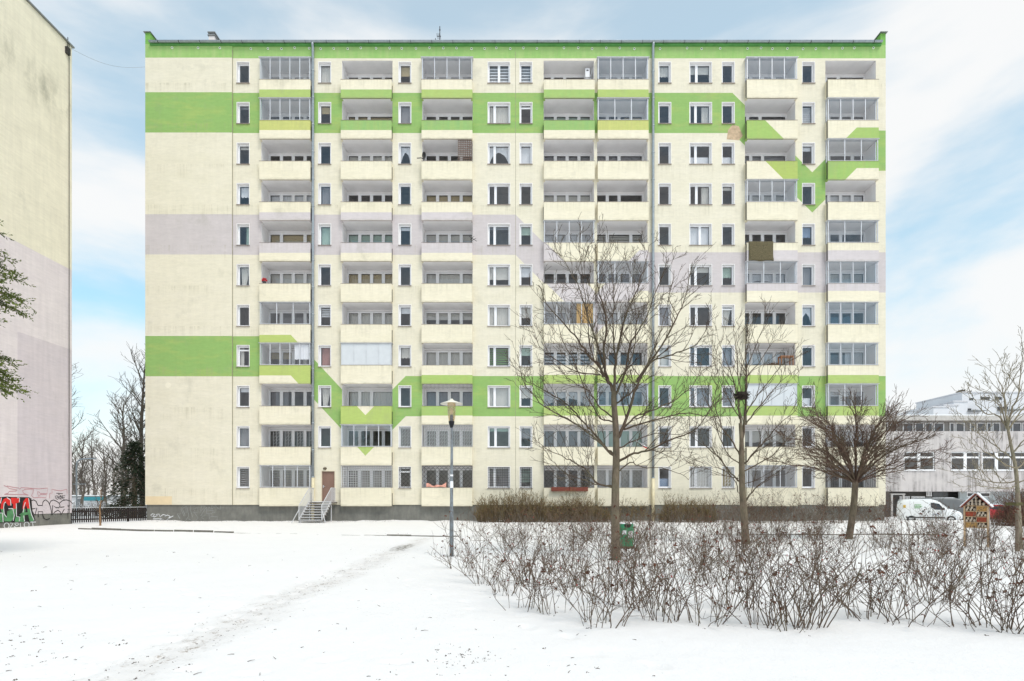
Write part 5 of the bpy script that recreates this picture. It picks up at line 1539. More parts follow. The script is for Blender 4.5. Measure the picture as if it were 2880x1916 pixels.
M_ROSELEAF = mat('dry_rose_leaves', srgb(92,58,44), 0.9, var=0.4, scale=12)
M_HIP = mat('rose_hips', srgb(150,44,38), 0.5, var=0.3, scale=10)
def rose_bush(seed, stems, H, spread):
    r = random.Random(seed); m = MB(); lf = MB(); hp = MB()
    for k in range(stems):
        az = r.uniform(0,6.283); lean = r.uniform(0.0,0.75)*spread
        if r.random() < 0.15: lean *= 2.0
        br_ = 0.26*math.sqrt(r.random()); ba = az + r.gauss(0,0.9)
        p = Vector((math.cos(ba)*br_, math.sin(ba)*br_, -0.06))
        d = Vector((math.cos(az)*lean, math.sin(az)*lean, 1)).normalized()
        L = H*r.uniform(0.5,1.15); n = 8; pts = [p]
        bend = Vector((r.gauss(0,0.05), r.gauss(0,0.05), r.gauss(0.02,0.05)))
        for j in range(n):
            d = (d + bend + Vector((r.gauss(0,0.13),r.gauss(0,0.13),r.gauss(0.0,0.07)))).normalized()
            p = p + d*L/n; pts.append(p)
        r0 = r.uniform(0.003,0.0075)
        m.tube(pts, [r0*(1-0.6*j/n) for j in range(n+1)], 4, False)
        for c in range(r.randint(3,7)):
            s = r.uniform(0.2,1.0)*n; i = min(int(s),n-1); q = pts[i].lerp(pts[i+1], s-i)
            dd = (d*0.7 + Vector((r.gauss(0,0.65),r.gauss(0,0.65),r.gauss(0.3,0.4)))).normalized()
            tw = [q]; l = r.uniform(0.10,0.5)
            for j in range(4):
                dd = (dd + Vector((r.gauss(0,0.2),r.gauss(0,0.2),r.gauss(0.06,0.14)))).normalized(); tw.append(tw[-1]+dd*l/4)
            m.tube(tw, [0.0036,0.0032,0.0028,0.0026,0.0022], 3, False)
            if r.random() < 0.6:
                g = tw[-1].lerp(tw[-3], r.random()); e = g + Vector((r.gauss(0,1),r.gauss(0,1),r.gauss(0.6,0.5))).normalized()*r.uniform(0.05,0.16)
                m.tube([g,e],[0.0026,0.002],3,False)
            x = r.random()
            e = tw[-1]
            if x < 0.26:
                for z_ in range(r.randint(1,3)):
                    a = Vector((r.gauss(0,1),r.gauss(0,1),r.gauss(-0.5,0.7))).normalized(); b = a.orthogonal().normalized(); l = r.uniform(0.010,0.026)
                    lf.add([e, e+a*l+b*l*0.6, e+a*l*2.1+Vector((0,0,-l*0.5)), e+a*l-b*l*0.6], [(0,1,2),(0,2,3)])
            elif x < 0.31:      # dead flower heads
                for z_ in range(7):
                    a = Vector((r.gauss(0,1),r.gauss(0,1),r.gauss(0,0.7))).normalized(); b = a.orthogonal().normalized(); l = r.uniform(0.014,0.028)
                    lf.add([e, e+a*l+b*l*0.7, e+a*l*1.6, e+a*l-b*l*0.7], [(0,1,2),(0,2,3)])
            elif x < 0.36:
                q8 = 0.0085; hp.lathe([(0.0,-q8*1.2),(q8,0),(q8*0.6,q8),(0.0,q8*1.3)], 5, tuple(e))
    return m.mesh('stems', M_ROSE), lf.mesh('dry_leaves', M_ROSELEAF), hp.mesh('hips', M_HIP)
ROSES = [rose_bush(300+k, s, h, sp) for k, (s, h, sp) in enumerate(((17,1.15,0.7),(21,1.25,0.85),(12,1.1,0.6),(18,1.35,0.9),(8,1.05,0.9),(14,1.4,0.65),(23,1.2,1.0),(10,1.3,1.1),(15,1.0,0.8)))]
def dress_bush(v, t):
    link('stems', v[0], t)
    for nm, me_ in (('dry_leaves', v[1]), ('hips', v[2])):
        link(nm, me_, t)['kind'] = 'stuff'
br = random.Random(42)
spots = []
FRONT = [(1292,1595),(1340,1622),(1365,1646),(1426,1669),(1466,1712),(1555,1724),(1687,1758),(1752,1700),(1824,1716),(1858,1744),(1985,1753),(2060,1712),(2150,1768),(2220,1770),(2250,1762),(2330,1700),(2445,1742),(2480,1720),(2561,1755),(2640,1700),(2761,1770),(2812,1771),(2875,1782),(1610,1650),(1500,1640)]
for px, py in FRONT:
    g = G(px, py); spots.append((g.x, g.y, br.uniform(0.92,1.12)))
tries = 0
while len(spots) < 102 and tries < 9000:
    tries += 1
    y = br.uniform(8.3, 24.0); x = br.uniform(-4, 22)
    # left boundary of the bed runs back to the left, right side runs out of the frame
    lim = 0.9 - (y-7.5)*0.30 if y < 14 else -1.3 - (y-14)*0.03
    if x < lim or x > y*0.95+0.3: continue
    if 9 < y < 13 and x > 6.5 and br.random() < 0.45: continue       # snowy gap on the right
    mind = 0.55 if y < 14 else 0.8
    if all((x-a)**2+(y-b)**2 > mind**2 for a, b, _ in spots): spots.append((x, y, br.uniform(0.8,1.12)))
for k, (x, y, s) in enumerate(spots):
    v = ROSES[br.randrange(len(ROSES))]
    lab, grp = 'bare thorny rose bush crowded in the rear of the snowy bed', 'rose bushes in the rear of the bed'
    if k < 23: lab, grp = 'bare thorny rose bush in the front row of the snowy bed', 'rose bushes in the front row of the bed'
    if k == 0: lab, grp = 'bare thorny rose bush closest to the lamp post', None
    if k == 22: lab, grp = 'frontmost rose bush cut off by the right edge of the picture', None
    t = thing('rose_bush', lab, 'bush', (x, y, h_ground(x,y)), br.uniform(0,6.28), grp, s)
    dress_bush(v, t)
for k in range(26):     # taller wild roses along the plinth on the right
    px = 2012 + k*19.5 + br.uniform(-8,8); d = br.uniform(36.0, 39.0)
    v = ROSES[br.randrange(len(ROSES))]
    t = thing('rose_bush', 'tall straggling wild rose along the plinth at the right end', 'bush', ((px-CX)*d/FPX, d, 0), br.uniform(0,6.28), 'wild roses along the plinth', br.uniform(1.3,1.9))
    dress_bush(v, t)
for k, (px, d) in enumerate(((1475,33.5),(1560,33.0),(1640,34),(1905,33.0),(1960,33.6))):  # dense low shrubs on the path
    v = ROSES[(k*2+1) % len(ROSES)]
    t = thing('rose_bush', 'low brushy shrub between the rose bed and the hedge', 'bush', ((px-CX)*d/FPX, d, 0), k*1.3, 'low shrubs before the hedge', 1.15)
    dress_bush(v, t)
# round reddish shrub at the right, beside the cars
xx = (2890-CX)*33/FPX
t = thing('round_shrub', 'dense reddish brown twiggy shrub at the far right before the cars', 'bush', (xx, 33, 0))
m, lf = twig_mass(3.0, 2.2, 2.1, 560, 9, 0.35)
link('twigs', m.mesh('twigs', mat('red_brown_twigs', srgb(104,76,66), 0.9, var=0.25)), t); link('foliage', lf.mesh('foliage', M_HLEAF), t)

# ------------------------------------------------------------------ street lamp
lb_ = P(1270, 1565, 15.5); lb_.z = 0
lamp = thing('street_lamp', 'grey park lamp post with a flat white hood and amber lantern', 'street lamp', lb_)
m = MB(); m.tube([Vector((0,0,-0.2)),Vector((0,0,1.25)),Vector((0,0,1.3)),Vector((0.01,0,3.55))],[0.058,0.052,0.045,0.032],12)
t_ = NT('lamp_pole_paint'); p_ = t_.objco(); n_ = t_.noise(t_.mapping(p_,(1,1,0.35)), 14, 5, 0.7)
t_.l.new(t_.mix(t_.mrange(n_,0.45,0.65,0,1), srgb(124,132,138), srgb(92,90,88)), t_.b.inputs['Base Color']); t_.b.inputs['Roughness'].default_value = 0.6
link('pole', m.mesh('pole', t_.mat, True), lamp)
m = MB(); m.lathe([(0.036,3.45),(0.05,3.5),(0.075,3.58),(0.08,3.63),(0.0,3.635)],14); link('collar', m.mesh('collar', mat('black_plastic', srgb(30,30,32), 0.5), True), lamp)
m = MB(); m.lathe([(0.0,3.636),(0.05,3.636),(0.05,3.78),(0.03,3.80),(0.0,3.80)],10); link('lamp_holder', m.mesh('lamp_holder', mat('lamp_holder', srgb(70,66,58), 0.6)), lamp)
ag = glass_mat('amber_glass', (0.80,0.68,0.46), 0.15, 0.12)
m = MB(); m.lathe([(0.075,3.637),(0.098,3.78),(0.108,3.88),(0.112,3.90),(0.104,3.91),(0.108,4.02),(0.112,4.03),(0.112,4.12)],18); link('lantern', m.mesh('lantern', ag, True), lamp)
m = MB(); m.lathe([(0.0,4.24),(0.03,4.23),(0.06,4.19),(0.12,4.165),(0.30,4.10),(0.302,4.09),(0.12,4.135),(0.0,4.14)],28); link('hood', m.mesh('hood', mat('hood_enamel', srgb(226,222,208), 0.5, var=0.05), True), lamp)
m = MB(); m.lathe([(0.0,4.0),(0.045,3.98),(0.05,3.9),(0.04,3.82),(0.0,3.81)],12); link('bulb', m.mesh('bulb', mat('lamp_bulb', srgb(238,228,196), 0.4), True), lamp)
m = MB(); m.tube([Vector((0,0,1.84)),Vector((0,0,2.02))],0.0475,12,False); link('sticker', m.mesh('sticker', M_PVC, True), lamp)
m = MB(); m.tube([Vector((0,0,2.15)),Vector((0,0,2.20))],0.0462,12,False); link('sticker', m.mesh('sticker', M_PVC, True), lamp)

# ------------------------------------------------------------------ litter bin
bp_ = G(1761, 1541)
lbin = thing('litter_bin', 'green plastic litter bin with white labels behind the maple trunk', 'litter bin', (bp_.x, bp_.y, 0.0), 0.12)
M_BIN = mat('green_plastic', srgb(20,138,92), 0.45, var=0.08, spec=0.5)
def rbox(m, w, dpt, z0, z1, w2=None, bev=0.05):
    w2 = w2 or w
    ring = lambda ww, dd: [(-ww/2+bev,-dd/2),(ww/2-bev,-dd/2),(ww/2,-dd/2+bev),(ww/2,dd/2-bev),(ww/2-bev,dd/2),(-ww/2+bev,dd/2),(-ww/2,dd/2-bev),(-ww/2,-dd/2+bev)]
    a = ring(w,dpt); b = ring(w2,dpt*w2/w)
    vs_ = [(x,y,z0) for x,y in a]+[(x,y,z1) for x,y in b]
    m.add(vs_, [tuple(reversed(range(8))), tuple(range(8,16))]+[(i,(i+1)%8,8+(i+1)%8,8+i) for i in range(8)])
m = MB(); rbox(m, 0.40, 0.30, 0.06, 0.62, 0.44); link('body', m.mesh('body', M_BIN), lbin)
m = MB(); rbox(m, 0.46, 0.32, 0.621, 0.76, 0.42, 0.07); link('lid', m.mesh('lid', M_BIN), lbin)
m = MB(); m.prism([(-0.11,0.75),(-0.09,0.68),(-0.05,0.645),(0.05,0.645),(0.09,0.68),(0.11,0.75)], lambda q:(q[0],-0.172,q[1]), lambda q:(q[0],-0.12,q[1])); link('opening', m.mesh('opening', mat('bin_opening', (0.012,0.012,0.012), 0.9)), lbin)
for (a,b,z0,z1) in ((0.02,0.16,0.34,0.54),(-0.17,-0.05,0.43,0.56)):
    m = MB(); m.box(a,b,-0.172,-0.158,z0,z1); link('label_sheet', m.mesh('label_sheet', M_PVC), lbin)
m = MB(); m.box(-0.21,0.21,-0.14,0.14,0.761,0.785); link('snow_cap', m.mesh('snow_cap', M_SNOWCAP), lbin)
m = MB(); m.box(-0.2,0.2,-0.15,0.15,-0.02,0.058); link('base', m.mesh('base', mat('bin_base', srgb(96,82,66), 0.9)), lbin)

# ------------------------------------------------------------------ insect hotel
hp_ = G(2745, 1539)
ih = thing('insect_hotel', 'wooden insect hotel with snowy gable roof and stacked log compartments', 'insect hotel', (hp_.x, hp_.y, 0.0), -0.82)
ih.scale = (0.74, 0.8, 1.0)
M_IHW = mat('hotel_wood', srgb(196,166,132), 0.8, var=0.18, scale=5, stretch=(3,3,0.6))
M_IHG = mat('hotel_grey_wood', srgb(150,140,132), 0.85, var=0.2, scale=6)
M_IHR = mat('hotel_red_board', srgb(150,82,66), 0.8, var=0.2, scale=6)
M_BLK_R = mat('red_clay_block', srgb(176,84,60), 0.9, var=0.25, scale=9); M_BLK_Y = mat('yellow_clay_block', srgb(206,162,98), 0.9, var=0.25, scale=9)
M_LOG = mat('log_end', srgb(196,180,160), 0.9, var=0.2, scale=14); M_HOLE = mat('drilled_hole', srgb(84,50,36), 0.95); M_IHD = mat('hotel_back', srgb(70,62,56), 0.95)
W2 = 0.40; zb, ze = 0.62, 1.32
for s in (-1,1):
    m = MB(); m.box(s*W2-0.03, s*W2+0.03, -0.02, 0.04, -0.1, ze); link('post', m.mesh('post', M_IHW), ih)
    m = MB(); m.box(s*W2-0.025, s*W2+0.025, 0.041, 0.24, zb, ze); link('side_board', m.mesh('side_board', M_IHG), ih)
    m = MB(); m.box(s*W2-0.03, s*W2+0.03, 0.242, 0.30, -0.1, ze); link('post', m.mesh('post', M_IHG), ih)
m = MB(); m.box(-W2+0.026, W2-0.026, 0.22, 0.24, zb, ze); m.prism([(-W2,ze),(W2,ze),(0,1.66)], lambda q:(q[0],0.22,q[1]), lambda q:(q[0],0.24,q[1])); link('back_board', m.mesh('back_board', M_IHD), ih)
for k in range(5):
    z = zb + k*(ze-zb)/4
    m = MB(); m.box(-W2+0.031, W2-0.031, 0.0, 0.219, z-0.012, z+0.012); link('shelf', m.mesh('shelf', M_IHW), ih)
cellz = (ze-zb)/4
m = MB(); m.tube([Vector((0,0,0)),Vector((0,0.2,0))],0.047,10); me_log = m.mesh('log', M_LOG)
hr = random.Random(2)
for k in range(4):
    z = zb + k*cellz + 0.013
    m = MB(); m.box(0.0 if k != 0 else 0.03, 0.02 if k != 0 else 0.05, 0.005, 0.218, z, z+cellz-0.027); link('divider', m.mesh('divider', M_IHW), ih)
    left_block = k in (0, 2)
    for side in (0, 1):
        a, b = ((-W2+0.034, -0.004) if side == 0 else (0.024, W2-0.034))
        if k == 0: a, b = ((-W2+0.034, 0.026) if side == 0 else (0.054, W2-0.034))
        if (side == 0) == left_block:
            red = k in (1, 2)
            m = MB(); m.box(a+0.008, b-0.008, 0.012, 0.2, z+0.002, z+cellz-0.032); bl = link('hollow_block', m.mesh('hollow_block', M_BLK_R if red else M_BLK_Y), ih)
            m = MB()
            for ii in range(9):
                for jj in range(3):
                    xx = a+0.035+(b-a-0.07)*ii/8; zz = z+0.03+(cellz-0.09)*jj/2
                    m.box(xx-0.010,xx+0.010,0.0095,0.013,zz-0.009,zz+0.009)
            link('drill_hole', m.mesh('drill_hole', M_HOLE), bl)
        else:
            for q in range(5):
                xx = a+0.05+(b-a-0.1)*(q%3)/2 + (0.045 if q > 2 else 0)
                link('log', me_log, ih, (xx, -0.012, z+0.045+(0.06 if q > 2 else 0)), scale=(0.85,1,0.85))
for (xx, zz) in ((-0.26,1.385),(-0.13,1.385),(0,1.385),(0.13,1.385),(0.26,1.385),(-0.14,1.475),(0.0,1.475),(0.13,1.475),(0,1.57)):
    link('log', me_log, ih, (xx, -0.01, zz))
for s in (-1,1):
    a = Vector((0,1.70)); b = Vector((s*0.52,1.26)); nrm = Vector((s*0.44,0.52)).normalized()*0.03
    m = MB(); poly = [a, b, b+nrm, a+nrm]
    if s < 0: poly = poly[::-1]
    m.prism(poly, lambda q:(q[0],-0.10,q[1]), lambda q:(q[0],0.34,q[1])); rb = link('roof_board', m.mesh('roof_board', M_IHR), ih)
    poly = [a+nrm*1.02, b+nrm*1.02, b+nrm*2.1, a+nrm*2.1]
    if s < 0: poly = poly[::-1]
    m = MB(); m.prism(poly, lambda q:(q[0],-0.09,q[1]), lambda q:(q[0],0.33,q[1])); link('snow_cover', m.mesh('snow_cover', M_SNOWCAP), rb)

# ------------------------------------------------------------------ vehicles
M_TYRE = mat('tyre_rubber', srgb(36,36,38), 0.9); M_RIM = mat('wheel_rim', srgb(150,152,156), 0.4, 0.6); M_CARGLASS = mat('car_window', srgb(42,46,52), 0.08, spec=0.8, var=0.05)
M_BUMPER = mat('bumper_plastic', srgb(70,72,74), 0.7); M_HEADL = mat('headlight_lens', srgb(196,186,176), 0.2, spec=0.7)
def loft(m, secs):
    """secs: list of (x, [(y,z)...]) cross sections"""
    k = len(secs[0][1]); o = len(m.v)
    for x, ring in secs: m.v += [(x,y,z) for y,z in ring]
    for i in range(len(secs)-1):
        for j in range(k):
            j2 = (j+1)%k
            m.f.append((o+i*k+j, o+(i+1)*k+j, o+(i+1)*k+j2, o+i*k+j2)); m.m.append(m.cur)
    m.f.append(tuple(o+j for j in range(k))); m.m.append(m.cur)
    m.f.append(tuple(o+(len(secs)-1)*k+j for j in reversed(range(k)))); m.m.append(m.cur)
def ring(hw, zb_, zm, zt, tw):
    """half-width, floor, waist, top, top half-width"""
    r_ = 0.07
    return [(-hw+0.08,zb_),(hw-0.08,zb_),(hw,zb_+0.12),(hw,zm),(tw+0.03,zt-r_*1.3),(tw-r_,zt),(-tw+r_,zt),(-tw-0.03,zt-r_*1.3),(-hw,zm),(-hw,zb_+0.12)]
def vehicle(name, label, cat, loc, rotz, prof, paint, glass, wheels, wr, hw, extras, snow=None):
    t = thing(name, label, cat, loc, rotz)
    m = MB(); loft(m, [(x, ring(hw*kw, zb_, zm, zt, hw*kt)) for (x, zb_, zm, zt, kw, kt) in prof])
    body = link('body', m.mesh('body', paint, True), t)
    mod = body.modifiers.new('bevel','BEVEL'); mod.width = 0.03; mod.segments = 2; mod.limit_method = 'ANGLE'
    for gname, pts in glass:
        for s in ((-1,1) if gname == 'side_window' else (0,)):
            m = MB()
            if s:
                q = [(x, s*(y+0.012), z) for x,y,z in pts]; q2 = [(x, s*(y-0.03), z) for x,y,z in pts]
            else:
                q = pts; q2 = [(x-0.03,y,z-0.02) for x,y,z in pts]
            n = len(q); m.add(list(q)+list(q2), [tuple(range(n)), tuple(reversed(range(n,2*n)))]+[(i,n+i,n+(i+1)%n,(i+1)%n) for i in range(n)])
            link(gname, m.mesh(gname, M_CARGLASS if gname != 'windscreen_snow' else M_SNOWCAP), t)
    mw = MB(); mw.lathe([(wr*0.62,-0.09),(wr*0.95,-0.1),(wr,-0.06),(wr,0.06),(wr*0.95,0.1),(wr*0.62,0.09)],20); mw.v = [(a,c,b) for a,b,c in mw.v]
    me_w = mw.mesh('tyre', M_TYRE, True)
    mr = MB(); mr.lathe([(0.0,-0.05),(wr*0.3,-0.085),(wr*0.62,-0.06),(wr*0.62,0.06),(0.0,0.05)],16); mr.v = [(a,c,b) for a,b,c in mr.v]
    me_r = mr.mesh('wheel', M_RIM, True)
    for x in wheels:
        for s in (-1,1):
            w = link('wheel', me_r, t, (x, s*(hw-0.09), wr)); 
            if s > 0: w.rotation_euler = (0,0,math.pi)
            link('tyre', me_w, w)
    for (nm, bx, mt_) in extras:
        m = MB(); m.box(*bx); link(nm, m.mesh(nm, mt_), t)
    if snow:
        for k, secs in enumerate(snow):
            m = MB(); loft(m, [(x, [(-w,z),(w,z),(w*0.97,z+h),(w*0.6,z+h*1.5),(-w*0.6,z+h*1.5),(-w*0.97,z+h)]) for (x,z,w,h) in secs]); link('snow_cover', m.mesh('snow_cover', M_SNOWCAP, True), t)
    return t
# small white van, nose to the right
KZ = -0.36
prof_k = [(-2.0,0.32,0.95,1.30,0.93,0.84),(-1.93,0.26,1.0,1.74,0.97,0.80),(-1.7,0.24,1.0,1.82,1,0.80),(0.1,0.24,1.0,1.82,1,0.80),(0.5,0.24,1.0,1.72,1,0.78),(1.12,0.24,0.98,1.14,1,0.80),(1.3,0.24,0.92,1.08,1,0.86),(1.85,0.26,0.80,0.92,0.97,0.84),(2.02,0.30,0.66,0.78,0.86,0.74)]
M_WVAN = mat('white_van_paint', srgb(228,230,232), 0.35, var=0.04, spec=0.5)
vk = vehicle('parked_van', 'small snow-dusted white van with green lettering on its side', 'van', ((2611-CX)*45.5/FPX, 45.5, KZ), -0.44, prof_k, M_WVAN,
  [('side_window',[(0.02,0.80,1.06),(0.86,0.82,1.06),(0.56,0.735,1.52),(0.12,0.72,1.60),(0.02,0.72,1.60)]),
   ('windscreen_snow',[(0.60,-0.60,1.66),(1.13,-0.66,1.17),(1.13,0.66,1.17),(0.60,0.60,1.66)])], (-1.25,1.3), 0.30, 0.83,
  [('bumper',(1.90,2.06,-0.70,0.70,0.24,0.50),M_BUMPER),('headlight',(1.84,1.97,-0.74,-0.46,0.62,0.76),M_HEADL),('headlight',(1.84,1.97,0.46,0.74,0.62,0.76),M_HEADL),
   ('grille',(1.96,2.035,-0.40,0.40,0.56,0.64),M_BUMPER),('side_trim',(-1.6,0.9,-0.846,-0.828,0.40,0.50),M_BUMPER),('door_handle',(-0.18,-0.02,-0.852,-0.83,0.92,0.97),M_BUMPER),('fuel_flap',(-0.55,-0.42,-0.845,-0.829,0.88,1.0),M_BUMPER),
   ('mirror',(0.72,0.86,-1.0,-0.83,1.05,1.2),M_BUMPER),('lettering',(-1.05,-0.62,-0.81,-0.79,1.42,1.46),mat('green_lettering',srgb(120,178,110),0.6)),('lettering',(-1.05,-0.55,-0.823,-0.80,1.30,1.34),mat('green_lettering',srgb(120,178,110),0.6)),('lettering',(-1.05,-0.66,-0.833,-0.81,1.18,1.22),mat('green_lettering',srgb(120,178,110),0.6)),
   ('lettering',(0.1,0.55,-0.842,-0.829,0.70,0.73),mat('blue_lettering',srgb(120,150,190),0.6)),('lettering',(-1.78,-1.62,-0.83,-0.79,1.2,1.42),mat('yellow_decal',srgb(206,170,80),0.6)),('number_plate',(2.055,2.07,-0.26,0.26,0.34,0.45),M_PVC)],
  [[(-1.9,1.80,0.56,0.02),(-1.0,1.81,0.62,0.05),(0.1,1.80,0.62,0.05),(0.5,1.70,0.58,0.03)],[(1.2,1.10,0.60,0.02),(1.5,1.02,0.62,0.04),(1.85,0.91,0.58,0.02)]])
# larger dark grey van behind it
prof_v = [(-2.4,0.35,1.0,1.55,0.94,0.84),(-2.32,0.28,1.05,1.92,0.97,0.82),(-2.0,0.26,1.05,1.97,1,0.83),(0.4,0.26,1.05,1.97,1,0.83),(0.9,0.26,1.05,1.86,1,0.80),(1.7,0.26,1.02,1.20,1,0.84),(1.9,0.26,0.98,1.12,1,0.88),(2.25,0.28,0.86,0.98,0.96,0.84),(2.4,0.32,0.70,0.82,0.86,0.74)]
vehicle('parked_van', 'dark grey panel van parked behind the white van', 'van', ((2664-CX)*49.5/FPX, 49.5, KZ), -0.36, prof_v, mat('dark_grey_van_paint', srgb(104,106,108), 0.4, var=0.05, spec=0.5),
  [('side_window',[(0.3,0.88,1.12),(1.35,0.90,1.12),(1.02,0.80,1.58),(0.55,0.76,1.78),(0.3,0.76,1.78)]),('windscreen',[(1.02,-0.66,1.80),(1.70,-0.74,1.24),(1.70,0.74,1.24),(1.02,0.66,1.80)])], (-1.5,1.55), 0.32, 0.92,
  [('bumper',(2.28,2.44,-0.78,0.78,0.26,0.56),M_BUMPER),('headlight',(2.2,2.36,-0.84,-0.5,0.70,0.86),M_HEADL),('headlight',(2.2,2.36,0.5,0.84,0.70,0.86),M_HEADL),('grille',(2.34,2.42,-0.45,0.45,0.62,0.72),M_BUMPER),('mirror',(1.2,1.36,-1.12,-0.92,1.12,1.32),M_BUMPER),('door_handle',(0.1,0.26,-0.945,-0.92,1.0,1.05),M_BUMPER)],
  [[(-2.2,1.95,0.6,0.02),(0.3,1.95,0.66,0.04),(0.85,1.85,0.62,0.02)]])
prof_c = [(-1.95,0.35,0.8,0.95,0.9,0.8),(-1.8,0.24,0.85,1.1,0.97,0.8),(-1.2,0.22,0.88,1.40,1,0.68),(0.1,0.22,0.88,1.44,1,0.68),(0.45,0.22,0.88,1.36,1,0.68),(1.05,0.22,0.86,0.98,1,0.80),(1.75,0.24,0.72,0.80,0.97,0.82),(1.95,0.28,0.58,0.66,0.86,0.7)]
vehicle('parked_car', 'red car with snow on its windscreen and bonnet', 'car', ((2806-CX)*47.5/FPX, 47.5, KZ), -0.55, prof_c, mat('red_car_paint', srgb(190,34,44), 0.3, var=0.05, spec=0.6),
  [('side_window',[(-1.1,0.74,0.92),(0.75,0.80,0.92),(0.35,0.67,1.30),(-0.95,0.66,1.32)]),('windscreen_snow',[(0.5,-0.56,1.34),(1.06,-0.68,1.0),(1.06,0.68,1.0),(0.5,0.56,1.34)])], (-1.2,1.2), 0.29, 0.82,
  [('bumper',(1.84,2.0,-0.68,0.68,0.22,0.46),M_BUMPER),('headlight',(1.72,1.88,-0.74,-0.44,0.54,0.66),M_HEADL),('headlight',(1.72,1.88,0.44,0.74,0.54,0.66),M_HEADL),('mirror',(0.6,0.72,-0.98,-0.82,0.92,1.04),M_BUMPER)],
  [[(-1.1,1.38,0.48,0.03),(0.1,1.43,0.54,0.05),(0.42,1.36,0.52,0.02)],[(1.1,0.97,0.62,0.02),(1.4,0.89,0.64,0.05),(1.75,0.78,0.6,0.02)]])

# ------------------------------------------------------------------ low office building on the right
OD = 60.0; OS = FPX/OD
def OX(px): return (px-CX)/OS
def OZ(py): return CAM_H+(HY-py)/OS
OB = Vector((OX(2680), OD, KZ))
ob = thing('office_building', 'low grey two storey building on an undercroft right of the long block', 'office building', OB)
def opart(name, m, mats, parent=None): return link(name, m.mesh(name, mats), parent or ob, -OB if parent is None else (0,0,0))
def office_mat():
    t = NT('stained_grey_render'); p = t.pos(); x, y, z = t.sep(p)
    n1 = t.noise(p, 0.7, 6, 0.65); n2 = t.noise(t.mapping(p,(3.2,3,0.16)), 1.0, 5, 0.65)
    col = t.mix(t.mrange(n1,0.3,0.7,0,1), srgb(206,200,198), srgb(190,184,184))
    st_ = t.math('MULTIPLY', t.mrange(n2,0.48,0.66,0,0.9), t.mrange(n1,0.42,0.60,0.25,1))
    col = t.mix(st_, col, srgb(112,108,106))
    t.l.new(col, t.b.inputs['Base Color']); t.b.inputs['Roughness'].default_value = 0.92
    return t.mat
M_OFF = office_mat()
OXL, OXR = OX(2440), OX(3120)
z_under, z_par = OZ(1377), OZ(1213)
wz0, wz1 = OZ(1323), OZ(1271)
owins = [(2542,2629),(2675,2757),(2763,2845),(2851,2933),(2939,3020)]
m = MB()
cx_ = sorted({OXL, OXR} | {OX(a) for w in owins for a in w})
for a, b in zip(cx_[:-1], cx_[1:]):
    c = (a+b)/2; ins = any(OX(p) < c < OX(q) for p, q in owins)
    if ins:
        m.quad((a,OD,z_under),(b,OD,z_under),(b,OD,wz0),(a,OD,wz0)); m.quad((a,OD,wz1),(b,OD,wz1),(b,OD,z_par),(a,OD,z_par))
    else: m.quad((a,OD,z_under),(b,OD,z_under),(b,OD,z_par),(a,OD,z_par))
m.box(OXL, OXR, OD+0.3, OD+12, z_par-0.25, z_par-0.02); m.box(OXL, OXR, OD+0.001, OD+12, z_under-0.2, z_under-0.001)
m.quad((OXL,OD+12,z_under),(OXL,OD,z_under),(OXL,OD,z_par),(OXL,OD+12,z_par))
m.quad((OXL,OD,z_par),(OXR,OD,z_par),(OXR,OD+0.3,z_par),(OXL,OD+0.3,z_par))
opart('wall', m, M_OFF)
for (pa, pb_) in owins:
    a, b = OX(pa), OX(pb_); m = MB(); e = 0.10; y0, y1 = OD+0.06, OD+0.16
    m.box(a,b,y0,y1,wz0,wz0+e); m.box(a,b,y0,y1,wz1-e,wz1); m.box(a,a+e,y0,y1,wz0+e,wz1-e); m.box(b-e,b,y0,y1,wz0+e,wz1-e)
    c = (a+b)/2; zt = wz0+(wz1-wz0)*0.70
    m.box(c-0.16,c+0.16,y0+0.002,y1-0.002,wz0+e,wz1-e); m.box(a+e,c-0.16,y0+0.004,y1-0.004,zt-0.09,zt+0.09); m.box(c+0.16,b-e,y0+0.004,y1-0.004,zt-0.09,zt+0.09)
    w = opart('window', m, M_PVC)
    for (u,v) in ((a+e,c-0.16),(c+0.16,b-e)):
        for (q0,q1) in ((wz0+e,zt-0.09),(zt+0.09,wz1-e)):
            m = MB(); m.quad((u,OD+0.11,q0),(v,OD+0.11,q0),(v,OD+0.11,q1),(u,OD+0.11,q1)); opart('pane', m, M_GLASS, w)
    m = MB(); m.quad((a,OD+2.4,wz0-0.6),(b,OD+2.4,wz0-0.6),(b,OD+2.4,wz1+0.3),(a,OD+2.4,wz1+0.3)); m.quad((a,OD+0.17,wz0-0.6),(b,OD+0.17,wz0-0.6),(b,OD+2.4,wz0-0.6),(a,OD+2.4,wz0-0.6)); m.quad((a,OD+0.17,wz1+0.3),(a,OD+2.4,wz1+0.3),(b,OD+2.4,wz1+0.3),(b,OD+0.17,wz1+0.3)); m.quad((a,OD+0.17,wz0-0.6),(a,OD+2.4,wz0-0.6),(a,OD+2.4,wz1+0.3),(a,OD+0.17,wz1+0.3)); m.quad((b,OD+0.17,wz0-0.6),(b,OD+0.17,wz1+0.3),(b,OD+2.4,wz1+0.3),(b,OD+2.4,wz0-0.6)); opart('room', m, M_ROOM, w)
    m = MB(); m.box(a-0.06,b+0.06,OD-0.10,OD+0.05,wz0-0.06,wz0-0.005); opart('sill', m, M_PVC, w)
